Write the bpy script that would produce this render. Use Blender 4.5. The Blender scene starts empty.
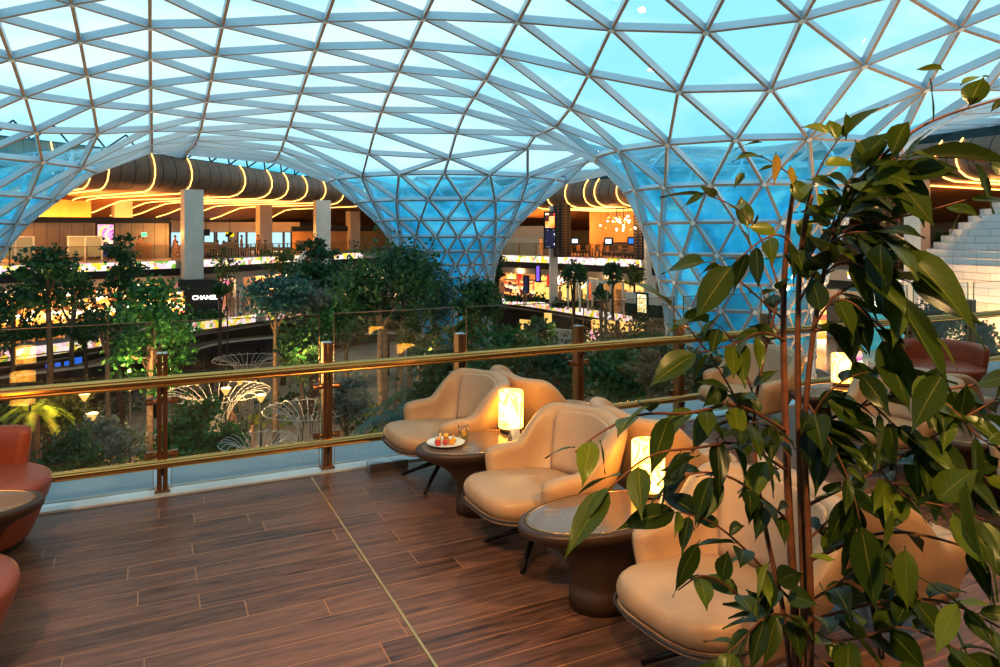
import bpy, bmesh, math, random
from math import sin, cos, pi, sqrt, radians, atan2, floor, exp
from mathutils import Vector, Matrix, geometry
R = random.Random(7)
scene = bpy.context.scene
COL = scene.collection
V = Vector

# ------------------------------------------------------------------ camera
EYE = V((0, 0, 2.05)); FPX = 725.0; YAW = radians(25.8)
FWD = V((sin(YAW), cos(YAW), 0)); RGT = V((cos(YAW), -sin(YAW), 0))
def at(px, py, d):
    """point seen at pixel (px, py) of the photograph, at depth d"""
    return EYE + d * (FWD + (px - 500) / FPX * RGT + V((0, 0, (232 - py) / FPX)))
def on(px, py, z):
    """point of the level z seen at pixel (px, py)"""
    return at(px, py, (EYE.z - z) * FPX / (py - 232))
def xy(px, d, z=0.0):
    p = at(px, 232, d); return V((p.x, p.y, z))
cd = bpy.data.cameras.new('camera'); cam = bpy.data.objects.new('camera', cd); COL.objects.link(cam)
cam.location = EYE; cam.rotation_euler = (pi / 2, 0, -YAW)
cd.sensor_width = 36; cd.lens = 36 * FPX / 1000; cd.shift_y = -101.5 / 1000; cd.clip_end = 600; cd.clip_start = .05
scene.camera = cam

# ------------------------------------------------------------------ mesh builder
class MB:
    def __init__(s): s.v = []; s.f = []; s.m = []; s.uv = {}
    def add(s, vs, fs, mi=0):
        b = len(s.v); s.v += [tuple(p) for p in vs]
        for f in fs: s.f.append(tuple(b + i for i in f)); s.m.append(mi)
        return b
    def box(s, c, d, rz=0, mi=0):
        x, y, z = d[0] / 2, d[1] / 2, d[2] / 2; cs, sn = cos(rz), sin(rz)
        vs = []
        for k in (-z, z):
            for i, j in ((-x, -y), (x, -y), (x, y), (-x, y)):
                vs.append((c[0] + i * cs - j * sn, c[1] + i * sn + j * cs, c[2] + k))
        s.add(vs, [(3, 2, 1, 0), (4, 5, 6, 7), (0, 1, 5, 4), (1, 2, 6, 5), (2, 3, 7, 6), (3, 0, 4, 7)], mi); return s
    def beam(s, p, q, w, h, up=V((0, 0, 1)), mi=0, bottom_mi=None, drop=0):
        p, q = V(p), V(q); d = (q - p)
        if d.length < 1e-6: return s
        d.normalize(); side = d.cross(V(up))
        if side.length < 1e-4: side = d.cross(V((1, 0, 0)))
        side.normalize(); u = side.cross(d); a = side * w / 2
        t, b = u * (h / 2 - drop), u * (-h / 2 - drop)
        vs = [p - a + b, p + a + b, p + a + t, p - a + t, q - a + b, q + a + b, q + a + t, q - a + t]
        s.add(vs, [(0, 1, 2, 3), (7, 6, 5, 4), (1, 5, 6, 2), (2, 6, 7, 3), (3, 7, 4, 0)], mi)
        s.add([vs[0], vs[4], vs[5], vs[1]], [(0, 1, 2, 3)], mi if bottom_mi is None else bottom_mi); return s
    def tube(s, pts, r, n=8, mi=0, cap=True, closed=False):
        pts = [V(p) for p in pts]; k = len(pts); rs = r if isinstance(r, (list, tuple)) else [r] * k
        rings = []; prev = None
        for i, p in enumerate(pts):
            a = pts[(i - 1) % k] if (i > 0 or closed) else p; b = pts[(i + 1) % k] if (i < k - 1 or closed) else p
            t = (b - a)
            t = t.normalized() if t.length > 1e-9 else V((0, 0, 1))
            if prev is None:
                u = t.cross(V((0, 0, 1)))
                if u.length < 1e-3: u = t.cross(V((1, 0, 0)))
            else: u = prev - t * prev.dot(t)
            u.normalize(); prev = u; w = t.cross(u)
            rings.append([p + rs[i] * (cos(2 * pi * j / n) * u + sin(2 * pi * j / n) * w) for j in range(n)])
        vs = [q for ring in rings for q in ring]; fs = []
        for i in range(k if closed else k - 1):
            i2 = (i + 1) % k
            for j in range(n):
                fs.append((i * n + j, i * n + (j + 1) % n, i2 * n + (j + 1) % n, i2 * n + j))
        if cap and not closed:
            fs.append(tuple(range(n - 1, -1, -1))); fs.append(tuple((k - 1) * n + j for j in range(n)))
        s.add(vs, fs, mi); return s
    def lathe(s, prof, n=32, c=(0, 0, 0), mi=0, close=True):
        vs = []; fs = []; k = len(prof)
        for r, z in prof:
            for j in range(n):
                a = 2 * pi * j / n; vs.append((c[0] + r * cos(a), c[1] + r * sin(a), c[2] + z))
        for i in range(k - 1):
            for j in range(n): fs.append((i * n + j, i * n + (j + 1) % n, (i + 1) * n + (j + 1) % n, (i + 1) * n + j))
        if close:
            if prof[0][0] > 1e-5: fs.append(tuple(range(n - 1, -1, -1)))
            if prof[-1][0] > 1e-5: fs.append(tuple((k - 1) * n + j for j in range(n)))
        s.add(vs, fs, mi); return s
    def prism(s, poly, z0, z1, mi=0):
        n = len(poly); vs = [(p[0], p[1], z0) for p in poly] + [(p[0], p[1], z1) for p in poly]
        fs = [tuple(range(n - 1, -1, -1)), tuple(range(n, 2 * n))] + [(i, (i + 1) % n, n + (i + 1) % n, n + i) for i in range(n)]
        s.add(vs, fs, mi); return s
    def ball(s, c, r, n=10, mi=0, sc=(1, 1, 1)):
        k = max(4, n // 2); vs = []; fs = []
        for i in range(k + 1):
            t = pi * i / k
            for j in range(n):
                a = 2 * pi * j / n
                vs.append((c[0] + r * sc[0] * sin(t) * cos(a), c[1] + r * sc[1] * sin(t) * sin(a), c[2] - r * sc[2] * cos(t)))
        for i in range(k):
            for j in range(n): fs.append((i * n + j, i * n + (j + 1) % n, (i + 1) * n + (j + 1) % n, (i + 1) * n + j))
        s.add(vs, fs, mi); return s
    def grid(s, rows, mi=0, closed_u=False, uvs=None):
        k = len(rows); n = len(rows[0]); vs = [p for r in rows for p in r]; fs = []
        for i in range(k - 1):
            for j in range(n if closed_u else n - 1):
                fs.append((i * n + j, i * n + (j + 1) % n, (i + 1) * n + (j + 1) % n, (i + 1) * n + j))
        b = s.add(vs, fs, mi)
        if uvs:
            for i in range(k):
                for j in range(n): s.uv[b + i * n + j] = uvs[i][j]
        return s
    def build(s, name, mats, parent=None, smooth=False, clean=True):
        me = bpy.data.meshes.new(name); me.from_pydata(s.v, [], s.f)
        if not isinstance(mats, (list, tuple)): mats = [mats]
        for m in mats: me.materials.append(m)
        if len(mats) > 1: me.polygons.foreach_set('material_index', s.m)
        if s.uv:
            l = me.uv_layers.new(name='UVMap')
            for lp in me.loops: l.data[lp.index].uv = s.uv.get(lp.vertex_index, (0, 0))
        if smooth: me.polygons.foreach_set('use_smooth', [True] * len(me.polygons))
        if clean:
            bm = bmesh.new(); bm.from_mesh(me)
            bmesh.ops.remove_doubles(bm, verts=bm.verts, dist=1e-5)
            bmesh.ops.recalc_face_normals(bm, faces=bm.faces); bm.to_mesh(me); bm.free()
        me.update()
        o = bpy.data.objects.new(name, me); COL.objects.link(o)
        if parent is not None: o.parent = parent
        return o

def tag(o, label=None, cat=None, group=None, kind=None):
    if label: o['label'] = label
    if cat: o['category'] = cat
    if group: o['group'] = group
    if kind: o['kind'] = kind
    return o
def thing(name, label, cat, loc=(0, 0, 0), rz=0, group=None):
    o = bpy.data.objects.new(name, None); COL.objects.link(o); o.location = loc; o.rotation_euler = (0, 0, rz)
    o.empty_display_size = .1
    return tag(o, label, cat, group)
def struct(name, mb, mats, parent=None, smooth=False):
    o = mb.build(name, mats, parent, smooth)
    if parent is None: o['kind'] = 'structure'
    return o
KIDS = {}
def dup(root, loc, rz=0, label=None, group=None, scale=None):
    def cp(o, par):
        c = o.copy(); COL.objects.link(c); c.parent = par
        for ch in [x for x in ALLO(o)]: cp(ch, c)
        return c
    c = cp(root, None); c.location = loc; c.rotation_euler = (0, 0, rz)
    if scale is not None: c.scale = (scale,) * 3 if not hasattr(scale, '__len__') else scale
    if label: c['label'] = label
    if group: c['group'] = group
    elif 'group' in c.keys() and group == '': del c['group']
    return c
def ALLO(o): return list(o.children)
def bevel(o, w=.01, seg=2):
    m = o.modifiers.new('b', 'BEVEL'); m.width = w; m.segments = seg; m.limit_method = 'ANGLE'; return o
def subsurf(o, k=1):
    m = o.modifiers.new('s', 'SUBSURF'); m.levels = k; m.render_levels = k; return o

# ------------------------------------------------------------------ materials
def newmat(name):
    m = bpy.data.materials.new(name); m.use_nodes = True; nt = m.node_tree
    return m, nt, nt.nodes['Principled BSDF'], nt.nodes['Material Output']
def N(nt, t, **kw):
    n = nt.nodes.new('ShaderNode' + t)
    for k, v in kw.items(): setattr(n, k, v)
    return n
def setin(n, **kw):
    for k, v in kw.items(): n.inputs[k.replace('_', ' ')].default_value = v
def ramp(nt, stops, interp='LINEAR'):
    r = N(nt, 'ValToRGB'); cr = r.color_ramp; cr.interpolation = interp
    while len(cr.elements) < len(stops): cr.elements.new(.5)
    for e, (p, c) in zip(cr.elements, stops): e.position = p; e.color = (*c, 1) if len(c) == 3 else c
    return r
def c4(c): return (*c, 1) if len(c) == 3 else c
def mat(name, col, rough=.5, metal=0, var=.12, scale=8, emit=None, es=0, coat=0, bump=0, spec=None):
    """plain surface with a slight noise variation in colour"""
    m, nt, b, out = newmat(name)
    no = N(nt, 'TexNoise'); no.inputs['Scale'].default_value = scale; no.inputs['Detail'].default_value = 4
    tc = N(nt, 'TexCoord'); nt.links.new(tc.outputs['Object'], no.inputs['Vector'])
    lo = tuple(max(0, x * (1 - var)) for x in col); hi = tuple(min(1, x * (1 + var)) for x in col)
    r = ramp(nt, [(.3, lo), (.7, hi)]); nt.links.new(no.outputs['Fac'], r.inputs['Fac']); nt.links.new(r.outputs['Color'], b.inputs['Base Color'])
    b.inputs['Roughness'].default_value = rough; b.inputs['Metallic'].default_value = metal
    b.inputs['Coat Weight'].default_value = coat
    if spec is not None: b.inputs['Specular IOR Level'].default_value = spec
    if emit: b.inputs['Emission Color'].default_value = c4(emit); b.inputs['Emission Strength'].default_value = es
    if bump:
        bp = N(nt, 'Bump'); bp.inputs['Strength'].default_value = bump; bp.inputs['Distance'].default_value = .01
        n2 = N(nt, 'TexNoise'); n2.inputs['Scale'].default_value = scale * 25; nt.links.new(tc.outputs['Object'], n2.inputs['Vector'])
        nt.links.new(n2.outputs['Fac'], bp.inputs['Height']); nt.links.new(bp.outputs['Normal'], b.inputs['Normal'])
    return m
def emis(name, col, s): 
    m, nt, b, out = newmat(name); nt.nodes.remove(b); e = N(nt, 'Emission'); e.inputs['Color'].default_value = c4(col); e.inputs['Strength'].default_value = s
    nt.links.new(e.outputs[0], out.inputs['Surface']); return m
def pattern_emis(name, stops, scale, s, stretch=(1, 1, 1), kind='VORONOI', base=None):
    """glowing surface with a patchwork of colours (screens, lit merchandise)"""
    m, nt, b, out = newmat(name); nt.nodes.remove(b)
    tc = N(nt, 'TexCoord'); mp = N(nt, 'Mapping'); mp.inputs['Scale'].default_value = stretch
    nt.links.new(tc.outputs['Object'], mp.inputs['Vector'])
    if kind == 'VORONOI':
        t = N(nt, 'TexVoronoi'); t.inputs['Scale'].default_value = scale; sp = N(nt, 'SeparateColor')
        nt.links.new(mp.outputs[0], t.inputs['Vector']); nt.links.new(t.outputs['Color'], sp.inputs[0]); src = sp.outputs[0]
    elif kind == 'BOX':
        t = N(nt, 'TexVoronoi'); t.distance = 'CHEBYCHEV'; t.inputs['Scale'].default_value = scale; t.inputs['Randomness'].default_value = .75; sp = N(nt, 'SeparateColor')
        nt.links.new(mp.outputs[0], t.inputs['Vector']); nt.links.new(t.outputs['Color'], sp.inputs[0]); src = sp.outputs[0]
    else:
        t = N(nt, 'TexNoise'); t.inputs['Scale'].default_value = scale; t.inputs['Detail'].default_value = 3; t.inputs['Distortion'].default_value = 1.5
        nt.links.new(mp.outputs[0], t.inputs['Vector']); src = t.outputs['Fac']
    r = ramp(nt, stops, 'CONSTANT' if kind != 'NOISE' else 'LINEAR'); nt.links.new(src, r.inputs['Fac'])
    e = N(nt, 'Emission'); e.inputs['Strength'].default_value = s; nt.links.new(r.outputs['Color'], e.inputs['Color']); nt.links.new(e.outputs[0], out.inputs['Surface'])
    return m
def glassmat(name, tint, refl=1.0, rough=.0, grad=None, milk=None):
    """thin pane: tinted see-through with a fresnel reflection; grad = (z_low, z_high, tint_low)"""
    m, nt, b, out = newmat(name); nt.nodes.remove(b)
    t = N(nt, 'BsdfTransparent'); g = N(nt, 'BsdfGlossy'); g.inputs['Roughness'].default_value = rough
    mx = N(nt, 'MixShader'); lw = N(nt, 'LayerWeight'); lw.inputs['Blend'].default_value = .5
    pw = N(nt, 'Math', operation='POWER'); nt.links.new(lw.outputs['Facing'], pw.inputs[0]); pw.inputs[1].default_value = 5
    fr = N(nt, 'Math', operation='MULTIPLY_ADD'); nt.links.new(pw.outputs[0], fr.inputs[0]); fr.inputs[1].default_value = .95; fr.inputs[2].default_value = .05
    mu = N(nt, 'Math', operation='MULTIPLY'); mu.inputs[1].default_value = refl; mu.use_clamp = True
    t.inputs['Color'].default_value = c4(tint)
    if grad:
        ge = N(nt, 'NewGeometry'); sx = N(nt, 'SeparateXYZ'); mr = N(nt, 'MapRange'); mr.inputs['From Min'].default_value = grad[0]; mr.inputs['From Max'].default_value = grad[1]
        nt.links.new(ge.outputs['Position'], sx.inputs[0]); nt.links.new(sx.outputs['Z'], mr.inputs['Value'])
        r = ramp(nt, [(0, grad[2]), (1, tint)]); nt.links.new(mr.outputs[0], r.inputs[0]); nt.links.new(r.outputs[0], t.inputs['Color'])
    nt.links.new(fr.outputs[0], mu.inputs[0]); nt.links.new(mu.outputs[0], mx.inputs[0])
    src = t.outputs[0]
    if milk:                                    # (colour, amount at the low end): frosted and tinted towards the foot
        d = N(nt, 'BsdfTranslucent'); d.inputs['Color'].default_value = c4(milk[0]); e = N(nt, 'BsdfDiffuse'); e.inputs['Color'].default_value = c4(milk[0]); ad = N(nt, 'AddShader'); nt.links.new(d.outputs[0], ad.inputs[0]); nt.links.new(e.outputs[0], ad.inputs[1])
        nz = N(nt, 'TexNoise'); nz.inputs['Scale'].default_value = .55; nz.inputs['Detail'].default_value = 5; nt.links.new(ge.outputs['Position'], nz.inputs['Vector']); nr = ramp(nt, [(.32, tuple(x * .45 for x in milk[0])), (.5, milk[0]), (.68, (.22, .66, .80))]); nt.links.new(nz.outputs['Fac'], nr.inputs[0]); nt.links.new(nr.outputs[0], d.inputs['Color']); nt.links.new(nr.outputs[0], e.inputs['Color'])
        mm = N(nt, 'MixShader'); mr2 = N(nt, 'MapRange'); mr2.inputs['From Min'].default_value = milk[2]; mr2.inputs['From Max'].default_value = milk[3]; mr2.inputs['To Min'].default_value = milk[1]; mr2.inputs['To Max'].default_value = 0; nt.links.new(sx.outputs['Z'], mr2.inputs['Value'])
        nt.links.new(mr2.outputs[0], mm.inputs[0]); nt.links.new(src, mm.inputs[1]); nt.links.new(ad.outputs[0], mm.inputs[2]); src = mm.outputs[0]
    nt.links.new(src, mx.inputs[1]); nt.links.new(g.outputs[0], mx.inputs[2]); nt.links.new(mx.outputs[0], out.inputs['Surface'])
    return m
def leafmat(name, stops, trans=.3, rough=.45, scale=1.2):
    m, nt, b, out = newmat(name)
    tc = N(nt, 'TexCoord'); no = N(nt, 'TexNoise'); no.inputs['Scale'].default_value = scale; no.inputs['Detail'].default_value = 5
    nt.links.new(tc.outputs['Object'], no.inputs['Vector']); r = ramp(nt, stops); nt.links.new(no.outputs['Fac'], r.inputs[0]); nt.links.new(r.outputs[0], b.inputs['Base Color'])
    b.inputs['Roughness'].default_value = rough
    t = N(nt, 'BsdfTranslucent'); nt.links.new(r.outputs[0], t.inputs['Color']); mx = N(nt, 'MixShader'); mx.inputs[0].default_value = trans
    nt.links.new(b.outputs[0], mx.inputs[1]); nt.links.new(t.outputs[0], mx.inputs[2]); nt.links.new(mx.outputs[0], out.inputs['Surface']); return m

M = {}
M['leather'] = mat('cream_leather', (.48, .31, .18), .42, var=.06, scale=5, bump=.05)
M['leather_in'] = mat('beige_leather', (.50, .34, .22), .45, var=.06, scale=5, bump=.05)
M['piping'] = mat('dark_piping', (.05, .035, .03), .5)
M['red_leather'] = mat('russet_leather', (.36, .085, .035), .38, var=.12, scale=4, bump=.05)
M['dark_metal'] = mat('dark_bronze_metal', (.035, .025, .02), .35, .8)
M['table_body'] = mat('brown_lacquer', (.06, .028, .016), .42, var=.15)
M['table_top'] = mat('taupe_glass_top', (.20, .135, .095), .16, var=.08, coat=.3)
M['table_ring'] = mat('pale_ring', (.45, .36, .28), .3)
M['brass'] = mat('polished_brass', (.72, .40, .13), .22, 1, var=.08, scale=3)
M['bronze'] = mat('bronze_plate', (.42, .23, .12), .3, 1, var=.1, scale=4)
M['brass_inlay'] = mat('brass_inlay', (.75, .48, .22), .35, .9)
M['steel'] = mat('brushed_steel', (.55, .56, .58), .3, 1)
M['ledge'] = mat('pale_blue_grey_ledge', (.42, .50, .55), .5, var=.08, scale=2)
M['ledge_edge'] = mat('white_kerb', (.72, .78, .80), .25, var=.06, scale=2, coat=.4)
M['white'] = mat('white_paint', (.78, .76, .74), .5, var=.04)
M['column'] = mat('column_cladding', (.66, .60, .55), .5, var=.05, scale=1)
M['black'] = mat('black_paint', (.012, .011, .012), .5)
M['dark'] = mat('dark_brown', (.05, .032, .022), .6)
M['cream_wall'] = mat('cream_wall', (.62, .48, .34), .6, var=.06, scale=1)
M['ochre_wall'] = mat('ochre_wall', (.55, .32, .12), .6, var=.12, scale=.6)
M['stone'] = mat('polished_stone_floor', (.50, .42, .36), .15, var=.12, scale=.5)
M['gal_floor'] = mat('gallery_floor', (.40, .33, .28), .35, var=.1, scale=.5)
M['frame_white'] = mat('white_frame', (.8, .74, .64), .5)
M['porcelain'] = mat('porcelain', (.82, .78, .72), .2)
M['card'] = mat('white_card', (.85, .78, .68), .6)
M['bark'] = mat('pale_bark', (.30, .21, .14), .8, var=.35, scale=6)
M['bark_dark'] = mat('dark_bark', (.09, .055, .035), .8, var=.35, scale=6)
M['stem'] = mat('ficus_stem', (.19, .065, .026), .6, var=.35, scale=25)
M['frosted'] = mat('frosted_panel', (.42, .40, .27), .5, var=.05, emit=(.5, .42, .2), es=.12)
M['grey_fabric'] = mat('grey_upholstery', (.10, .085, .075), .8)
M['tan_fabric'] = mat('tan_upholstery', (.42, .25, .12), .7)
M['pale_wood'] = mat('pale_wood', (.50, .32, .17), .5)
M['water'] = glassmat('lemon_water', (.95, .9, .6), .6)
M['tumbler'] = glassmat('tumbler_glass', (.96, .96, .94), 1.6)
M['rail_glass'] = glassmat('balustrade_glass', (.93, .93, .92), 1.6)
M['gal_glass'] = glassmat('gallery_glass', (.82, .80, .74), .8)
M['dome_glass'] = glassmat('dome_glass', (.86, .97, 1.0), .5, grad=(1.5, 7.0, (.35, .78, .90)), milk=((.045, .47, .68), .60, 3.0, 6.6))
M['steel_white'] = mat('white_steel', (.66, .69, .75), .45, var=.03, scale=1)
M['steel_under'] = mat('warm_lit_steel_underside', (.36, .27, .24), .5, var=.05, scale=1)  # same steel, with the warm light on its undersides put into the colour
M['wire'] = mat('white_wire', (.52, .50, .47), .4)
M['strip'] = emis('warm_light_strip', (1, .56, .15), 3.6)
M['glow'] = emis('warm_glow', (1, .56, .20), 1.5)
M['lamp_glow'] = emis('lantern_glow', (1, .62, .20), 1.15)
M['screen_blue'] = emis('blue_screen', (.05, .22, .9), 1.2)
M['screen_violet'] = emis('violet_screen', (.30, .16, .85), 1.0)
M['screen_white'] = emis('white_screen', (.75, .85, 1), 1.5)
M['sign_white'] = emis('lit_letters', (1, .93, .8), 4)
M['sky_pane'] = emis('daylit_pane', (.50, .80, .95), 1.0)
M['exit_green'] = emis('exit_green', (.15, .9, .4), 2)
M['led'] = pattern_emis('floral_led', [(0, (1, .62, .70)), (.18, (1, .92, .84)), (.34, (.95, .70, .08)), (.5, (1, .84, .80)), (.62, (.25, .5, .08)), (.7, (1, .82, .35)), (.82, (1, .86, .9)), (.93, (.8, .35, .3))], 3.4, 1.0)
M['pink_screen'] = pattern_emis('pink_screen', [(.2, (.45, .05, .25)), (.45, (.95, .35, .65)), (.55, (1, .75, .3)), (.7, (.9, .5, .75))], 1.3, 1.3, kind='NOISE')
M['text_screen'] = pattern_emis('text_screen', [(.0, (.03, .03, .07)), (.7, (.85, .85, 1)), (.85, (.04, .04, .08))], 3.2, 1.0, kind='BOX', stretch=(1, 1, 2.2))
warm = [(0, (1, .50, .13)), (.22, (.85, .28, .05)), (.38, (1, .72, .34)), (.52, (.20, .07, .02)), (.66, (1, .58, .18)), (.8, (1, .84, .55)), (.92, (.7, .14, .06))]
M['shop_gold'] = pattern_emis('golden_merchandise', warm, 2.4, 2.4, kind='BOX', stretch=(1, 1, 1.3))
M['shop_red'] = pattern_emis('red_merchandise', [(0, (.85, .10, .04)), (.22, (1, .50, .18)), (.4, (.10, .03, .03)), (.55, (1, .34, .08)), (.7, (.30, .16, .75)), (.77, (1, .74, .45)), (.88, (.7, .04, .04))], 2.3, 1.3, kind='BOX', stretch=(1, 1, 1.3))
M['shop_pink'] = pattern_emis('pink_merchandise', [(0, (1, .25, .42)), (.25, (1, .75, .6)), (.45, (1, .55, .2)), (.62, (1, .88, .8)), (.78, (.95, .15, .3)), (.9, (.6, .5, .95))], 1.6, 1.5, kind='BOX', stretch=(1, 1, 1.3))
M['shop_amber'] = pattern_emis('amber_interior', [(.3, (.9, .42, .08)), (.5, (1, .66, .22)), (.7, (.55, .2, .05))], .8, 1.2, kind='NOISE')
M['teal_front'] = pattern_emis('teal_shopfront', [(.3, (.03, .36, .42)), (.5, (.12, .55, .58)), (.7, (.02, .28, .36))], 1.2, .8, kind='NOISE', stretch=(.3, .3, 2))
def alabaster():
    m, nt, b, out = newmat('glowing_alabaster'); nt.nodes.remove(b)
    tc = N(nt, 'TexCoord'); no = N(nt, 'TexNoise'); no.inputs['Scale'].default_value = 5; no.inputs['Distortion'].default_value = 1.2; no.inputs['Detail'].default_value = 5
    nt.links.new(tc.outputs['Object'], no.inputs['Vector'])
    r = ramp(nt, [(.36, (1, .62, .15)), (.46, (1, .52, .09)), (.5, (.9, .30, .03)), (.54, (1, .54, .10)), (.66, (1, .68, .20))]); nt.links.new(no.outputs['Fac'], r.inputs[0])
    lw = N(nt, 'LayerWeight'); lw.inputs['Blend'].default_value = .25; mr = N(nt, 'MapRange'); mr.inputs['To Min'].default_value = 6.8; mr.inputs['To Max'].default_value = 2.2
    nt.links.new(lw.outputs['Facing'], mr.inputs['Value'])
    e = N(nt, 'Emission'); nt.links.new(r.outputs[0], e.inputs[0]); nt.links.new(mr.outputs[0], e.inputs[1]); nt.links.new(e.outputs[0], out.inputs['Surface']); return m
M['alabaster'] = alabaster()

def plank_mat():
    m, nt, b, out = newmat('wood_plank_tiles'); L = nt.links.new
    def mth(op, a, bb=None):
        n = N(nt, 'Math', operation=op)
        for i, x in enumerate((a, bb)):
            if x is None: continue
            if isinstance(x, (int, float)): n.inputs[i].default_value = x
            else: L(x, n.inputs[i])
        return n.outputs[0]
    tc = N(nt, 'TexCoord'); sp = N(nt, 'SeparateXYZ'); L(tc.outputs['Object'], sp.inputs[0])
    W, LEN = .185, 1.25
    row = mth('DIVIDE', sp.outputs['Y'], W); rid = mth('FLOOR', row); rf = mth('FRACT', row)
    wn = N(nt, 'TexWhiteNoise'); wn.noise_dimensions = '1D'; L(rid, wn.inputs['W'])
    col = mth('ADD', mth('DIVIDE', sp.outputs['X'], LEN), mth('MULTIPLY', wn.outputs['Value'], 7.3)); cid = mth('FLOOR', col); cf = mth('FRACT', col)
    cb = N(nt, 'CombineXYZ'); L(rid, cb.inputs[0]); L(cid, cb.inputs[1]); w2 = N(nt, 'TexWhiteNoise'); w2.noise_dimensions = '3D'; L(cb.outputs[0], w2.inputs['Vector'])
    # grain, shifted per plank
    sc = N(nt, 'VectorMath', operation='MULTIPLY'); L(tc.outputs['Object'], sc.inputs[0]); sc.inputs[1].default_value = (1.1, 11, 1)
    ad = N(nt, 'VectorMath', operation='ADD'); L(sc.outputs[0], ad.inputs[0]); s10 = N(nt, 'VectorMath', operation='SCALE'); L(w2.outputs['Color'], s10.inputs[0]); s10.inputs['Scale'].default_value = 30; L(s10.outputs[0], ad.inputs[1])
    no = N(nt, 'TexNoise'); no.inputs['Scale'].default_value = 2.3; no.inputs['Detail'].default_value = 7; no.inputs['Roughness'].default_value = .62; no.inputs['Distortion'].default_value = .6; L(ad.outputs[0], no.inputs['Vector'])
    mixv = mth('ADD', mth('MULTIPLY', no.outputs['Fac'], .72), mth('MULTIPLY', w2.outputs['Value'], .12))
    r = ramp(nt, [(.26, (.06, .027, .018)), (.36, (.15, .068, .041)), (.46, (.225, .105, .063)), (.58, (.31, .155, .095))]); L(mixv, r.inputs[0])
    # seams
    ey = mth('MULTIPLY', mth('MINIMUM', rf, mth('SUBTRACT', 1, rf)), W); ex = mth('MULTIPLY', mth('MINIMUM', cf, mth('SUBTRACT', 1, cf)), LEN)
    seam = mth('LESS_THAN', mth('MINIMUM', ey, ex), .0034)
    mx = N(nt, 'Mix'); mx.data_type = 'RGBA'; L(mth('MULTIPLY', seam, .8), mx.inputs[0]); L(r.outputs[0], mx.inputs[6]); mx.inputs[7].default_value = (.46, .22, .09, 1)
    L(mx.outputs[2], b.inputs['Base Color'])
    rr = ramp(nt, [(.3, (.30,) * 3), (.7, (.42,) * 3)]); L(no.outputs['Fac'], rr.inputs[0]); L(rr.outputs[0], b.inputs['Roughness'])
    bp = N(nt, 'Bump'); bp.inputs['Strength'].default_value = .12; bp.inputs['Distance'].default_value = .004; L(no.outputs['Fac'], bp.inputs['Height']); L(bp.outputs[0], b.inputs['Normal'])
    return m
M['planks'] = plank_mat()
def panel_mat(name, col, dark, pitch, line=.02, rough=.5, rot=True):
    """cladding with upright seams every pitch metres along the UV u direction"""
    m, nt, b, out = newmat(name); L = nt.links.new
    uv = N(nt, 'UVMap'); sp = N(nt, 'SeparateXYZ'); L(uv.outputs[0], sp.inputs[0])
    d = N(nt, 'Math', operation='DIVIDE'); L(sp.outputs['X'], d.inputs[0]); d.inputs[1].default_value = pitch
    f = N(nt, 'Math', operation='FRACT'); L(d.outputs[0], f.inputs[0]); lt = N(nt, 'Math', operation='LESS_THAN'); L(f.outputs[0], lt.inputs[0]); lt.inputs[1].default_value = line / pitch
    no = N(nt, 'TexNoise'); no.inputs['Scale'].default_value = 1.5; tc = N(nt, 'TexCoord'); L(tc.outputs['Object'], no.inputs['Vector'])
    r = ramp(nt, [(.3, tuple(x * .88 for x in col)), (.7, tuple(min(1, x * 1.1) for x in col))]); L(no.outputs['Fac'], r.inputs[0])
    mx = N(nt, 'Mix'); mx.data_type = 'RGBA'; L(lt.outputs[0], mx.inputs[0]); L(r.outputs[0], mx.inputs[6]); mx.inputs[7].default_value = c4(dark); L(mx.outputs[2], b.inputs['Base Color'])
    b.inputs['Roughness'].default_value = rough; return m
M['fascia'] = panel_mat('bronze_wood_fascia', (.20, .125, .085), (.02, .012, .01), .95, .06, .5)
M['soffit'] = panel_mat('wood_soffit', (.34, .16, .06), (.10, .04, .015), .95, .05, .55)
M['grey_panel'] = panel_mat('grey_panelling', (.33, .29, .245), (.12, .10, .085), .8, .04, .55)
# ------------------------------------------------------------------ the terrace floor
GZ, LZ = -8.5, -4.2           # garden ground, lower concourse
EDGE = 6.18
mb = MB(); mb.box((5, (EDGE - 9) / 2, -.09), (34, EDGE + 9, .18)); fl = struct('floor', mb, M['planks'])
mb = MB(); mb.box((1.217, -1.41, .0022), (.014, 15.1, .003)); struct('trim_1', mb, M['brass_inlay'])
mb = MB(); mb.box((5, EDGE + .09, .0), (34, .17, .03)); mb.box((5, EDGE + .185, .002), (34, .012, .04)); struct('trim_2', mb, M['ledge_edge'])
mb = MB(); mb.box((5, EDGE + .53, -.25), (34, .68, .47)); mb.box((5, EDGE + .45, -.75), (34, .5, .6)); struct('trim_3', mb, M['ledge'])
mb = MB(); mb.box((5, -9.1, 2.4), (34, .2, 4.8)); struct('wall_back_added', mb, M['cream_wall'])  # unseen wall added behind the camera to block sky light
mb = MB(); mb.box((5, -3.4, 4.9), (34, 11.4, .2)); struct('ceiling_lounge_added', mb, M['soffit'])  # unseen soffit added overhead to keep the sky off the lounge

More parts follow.
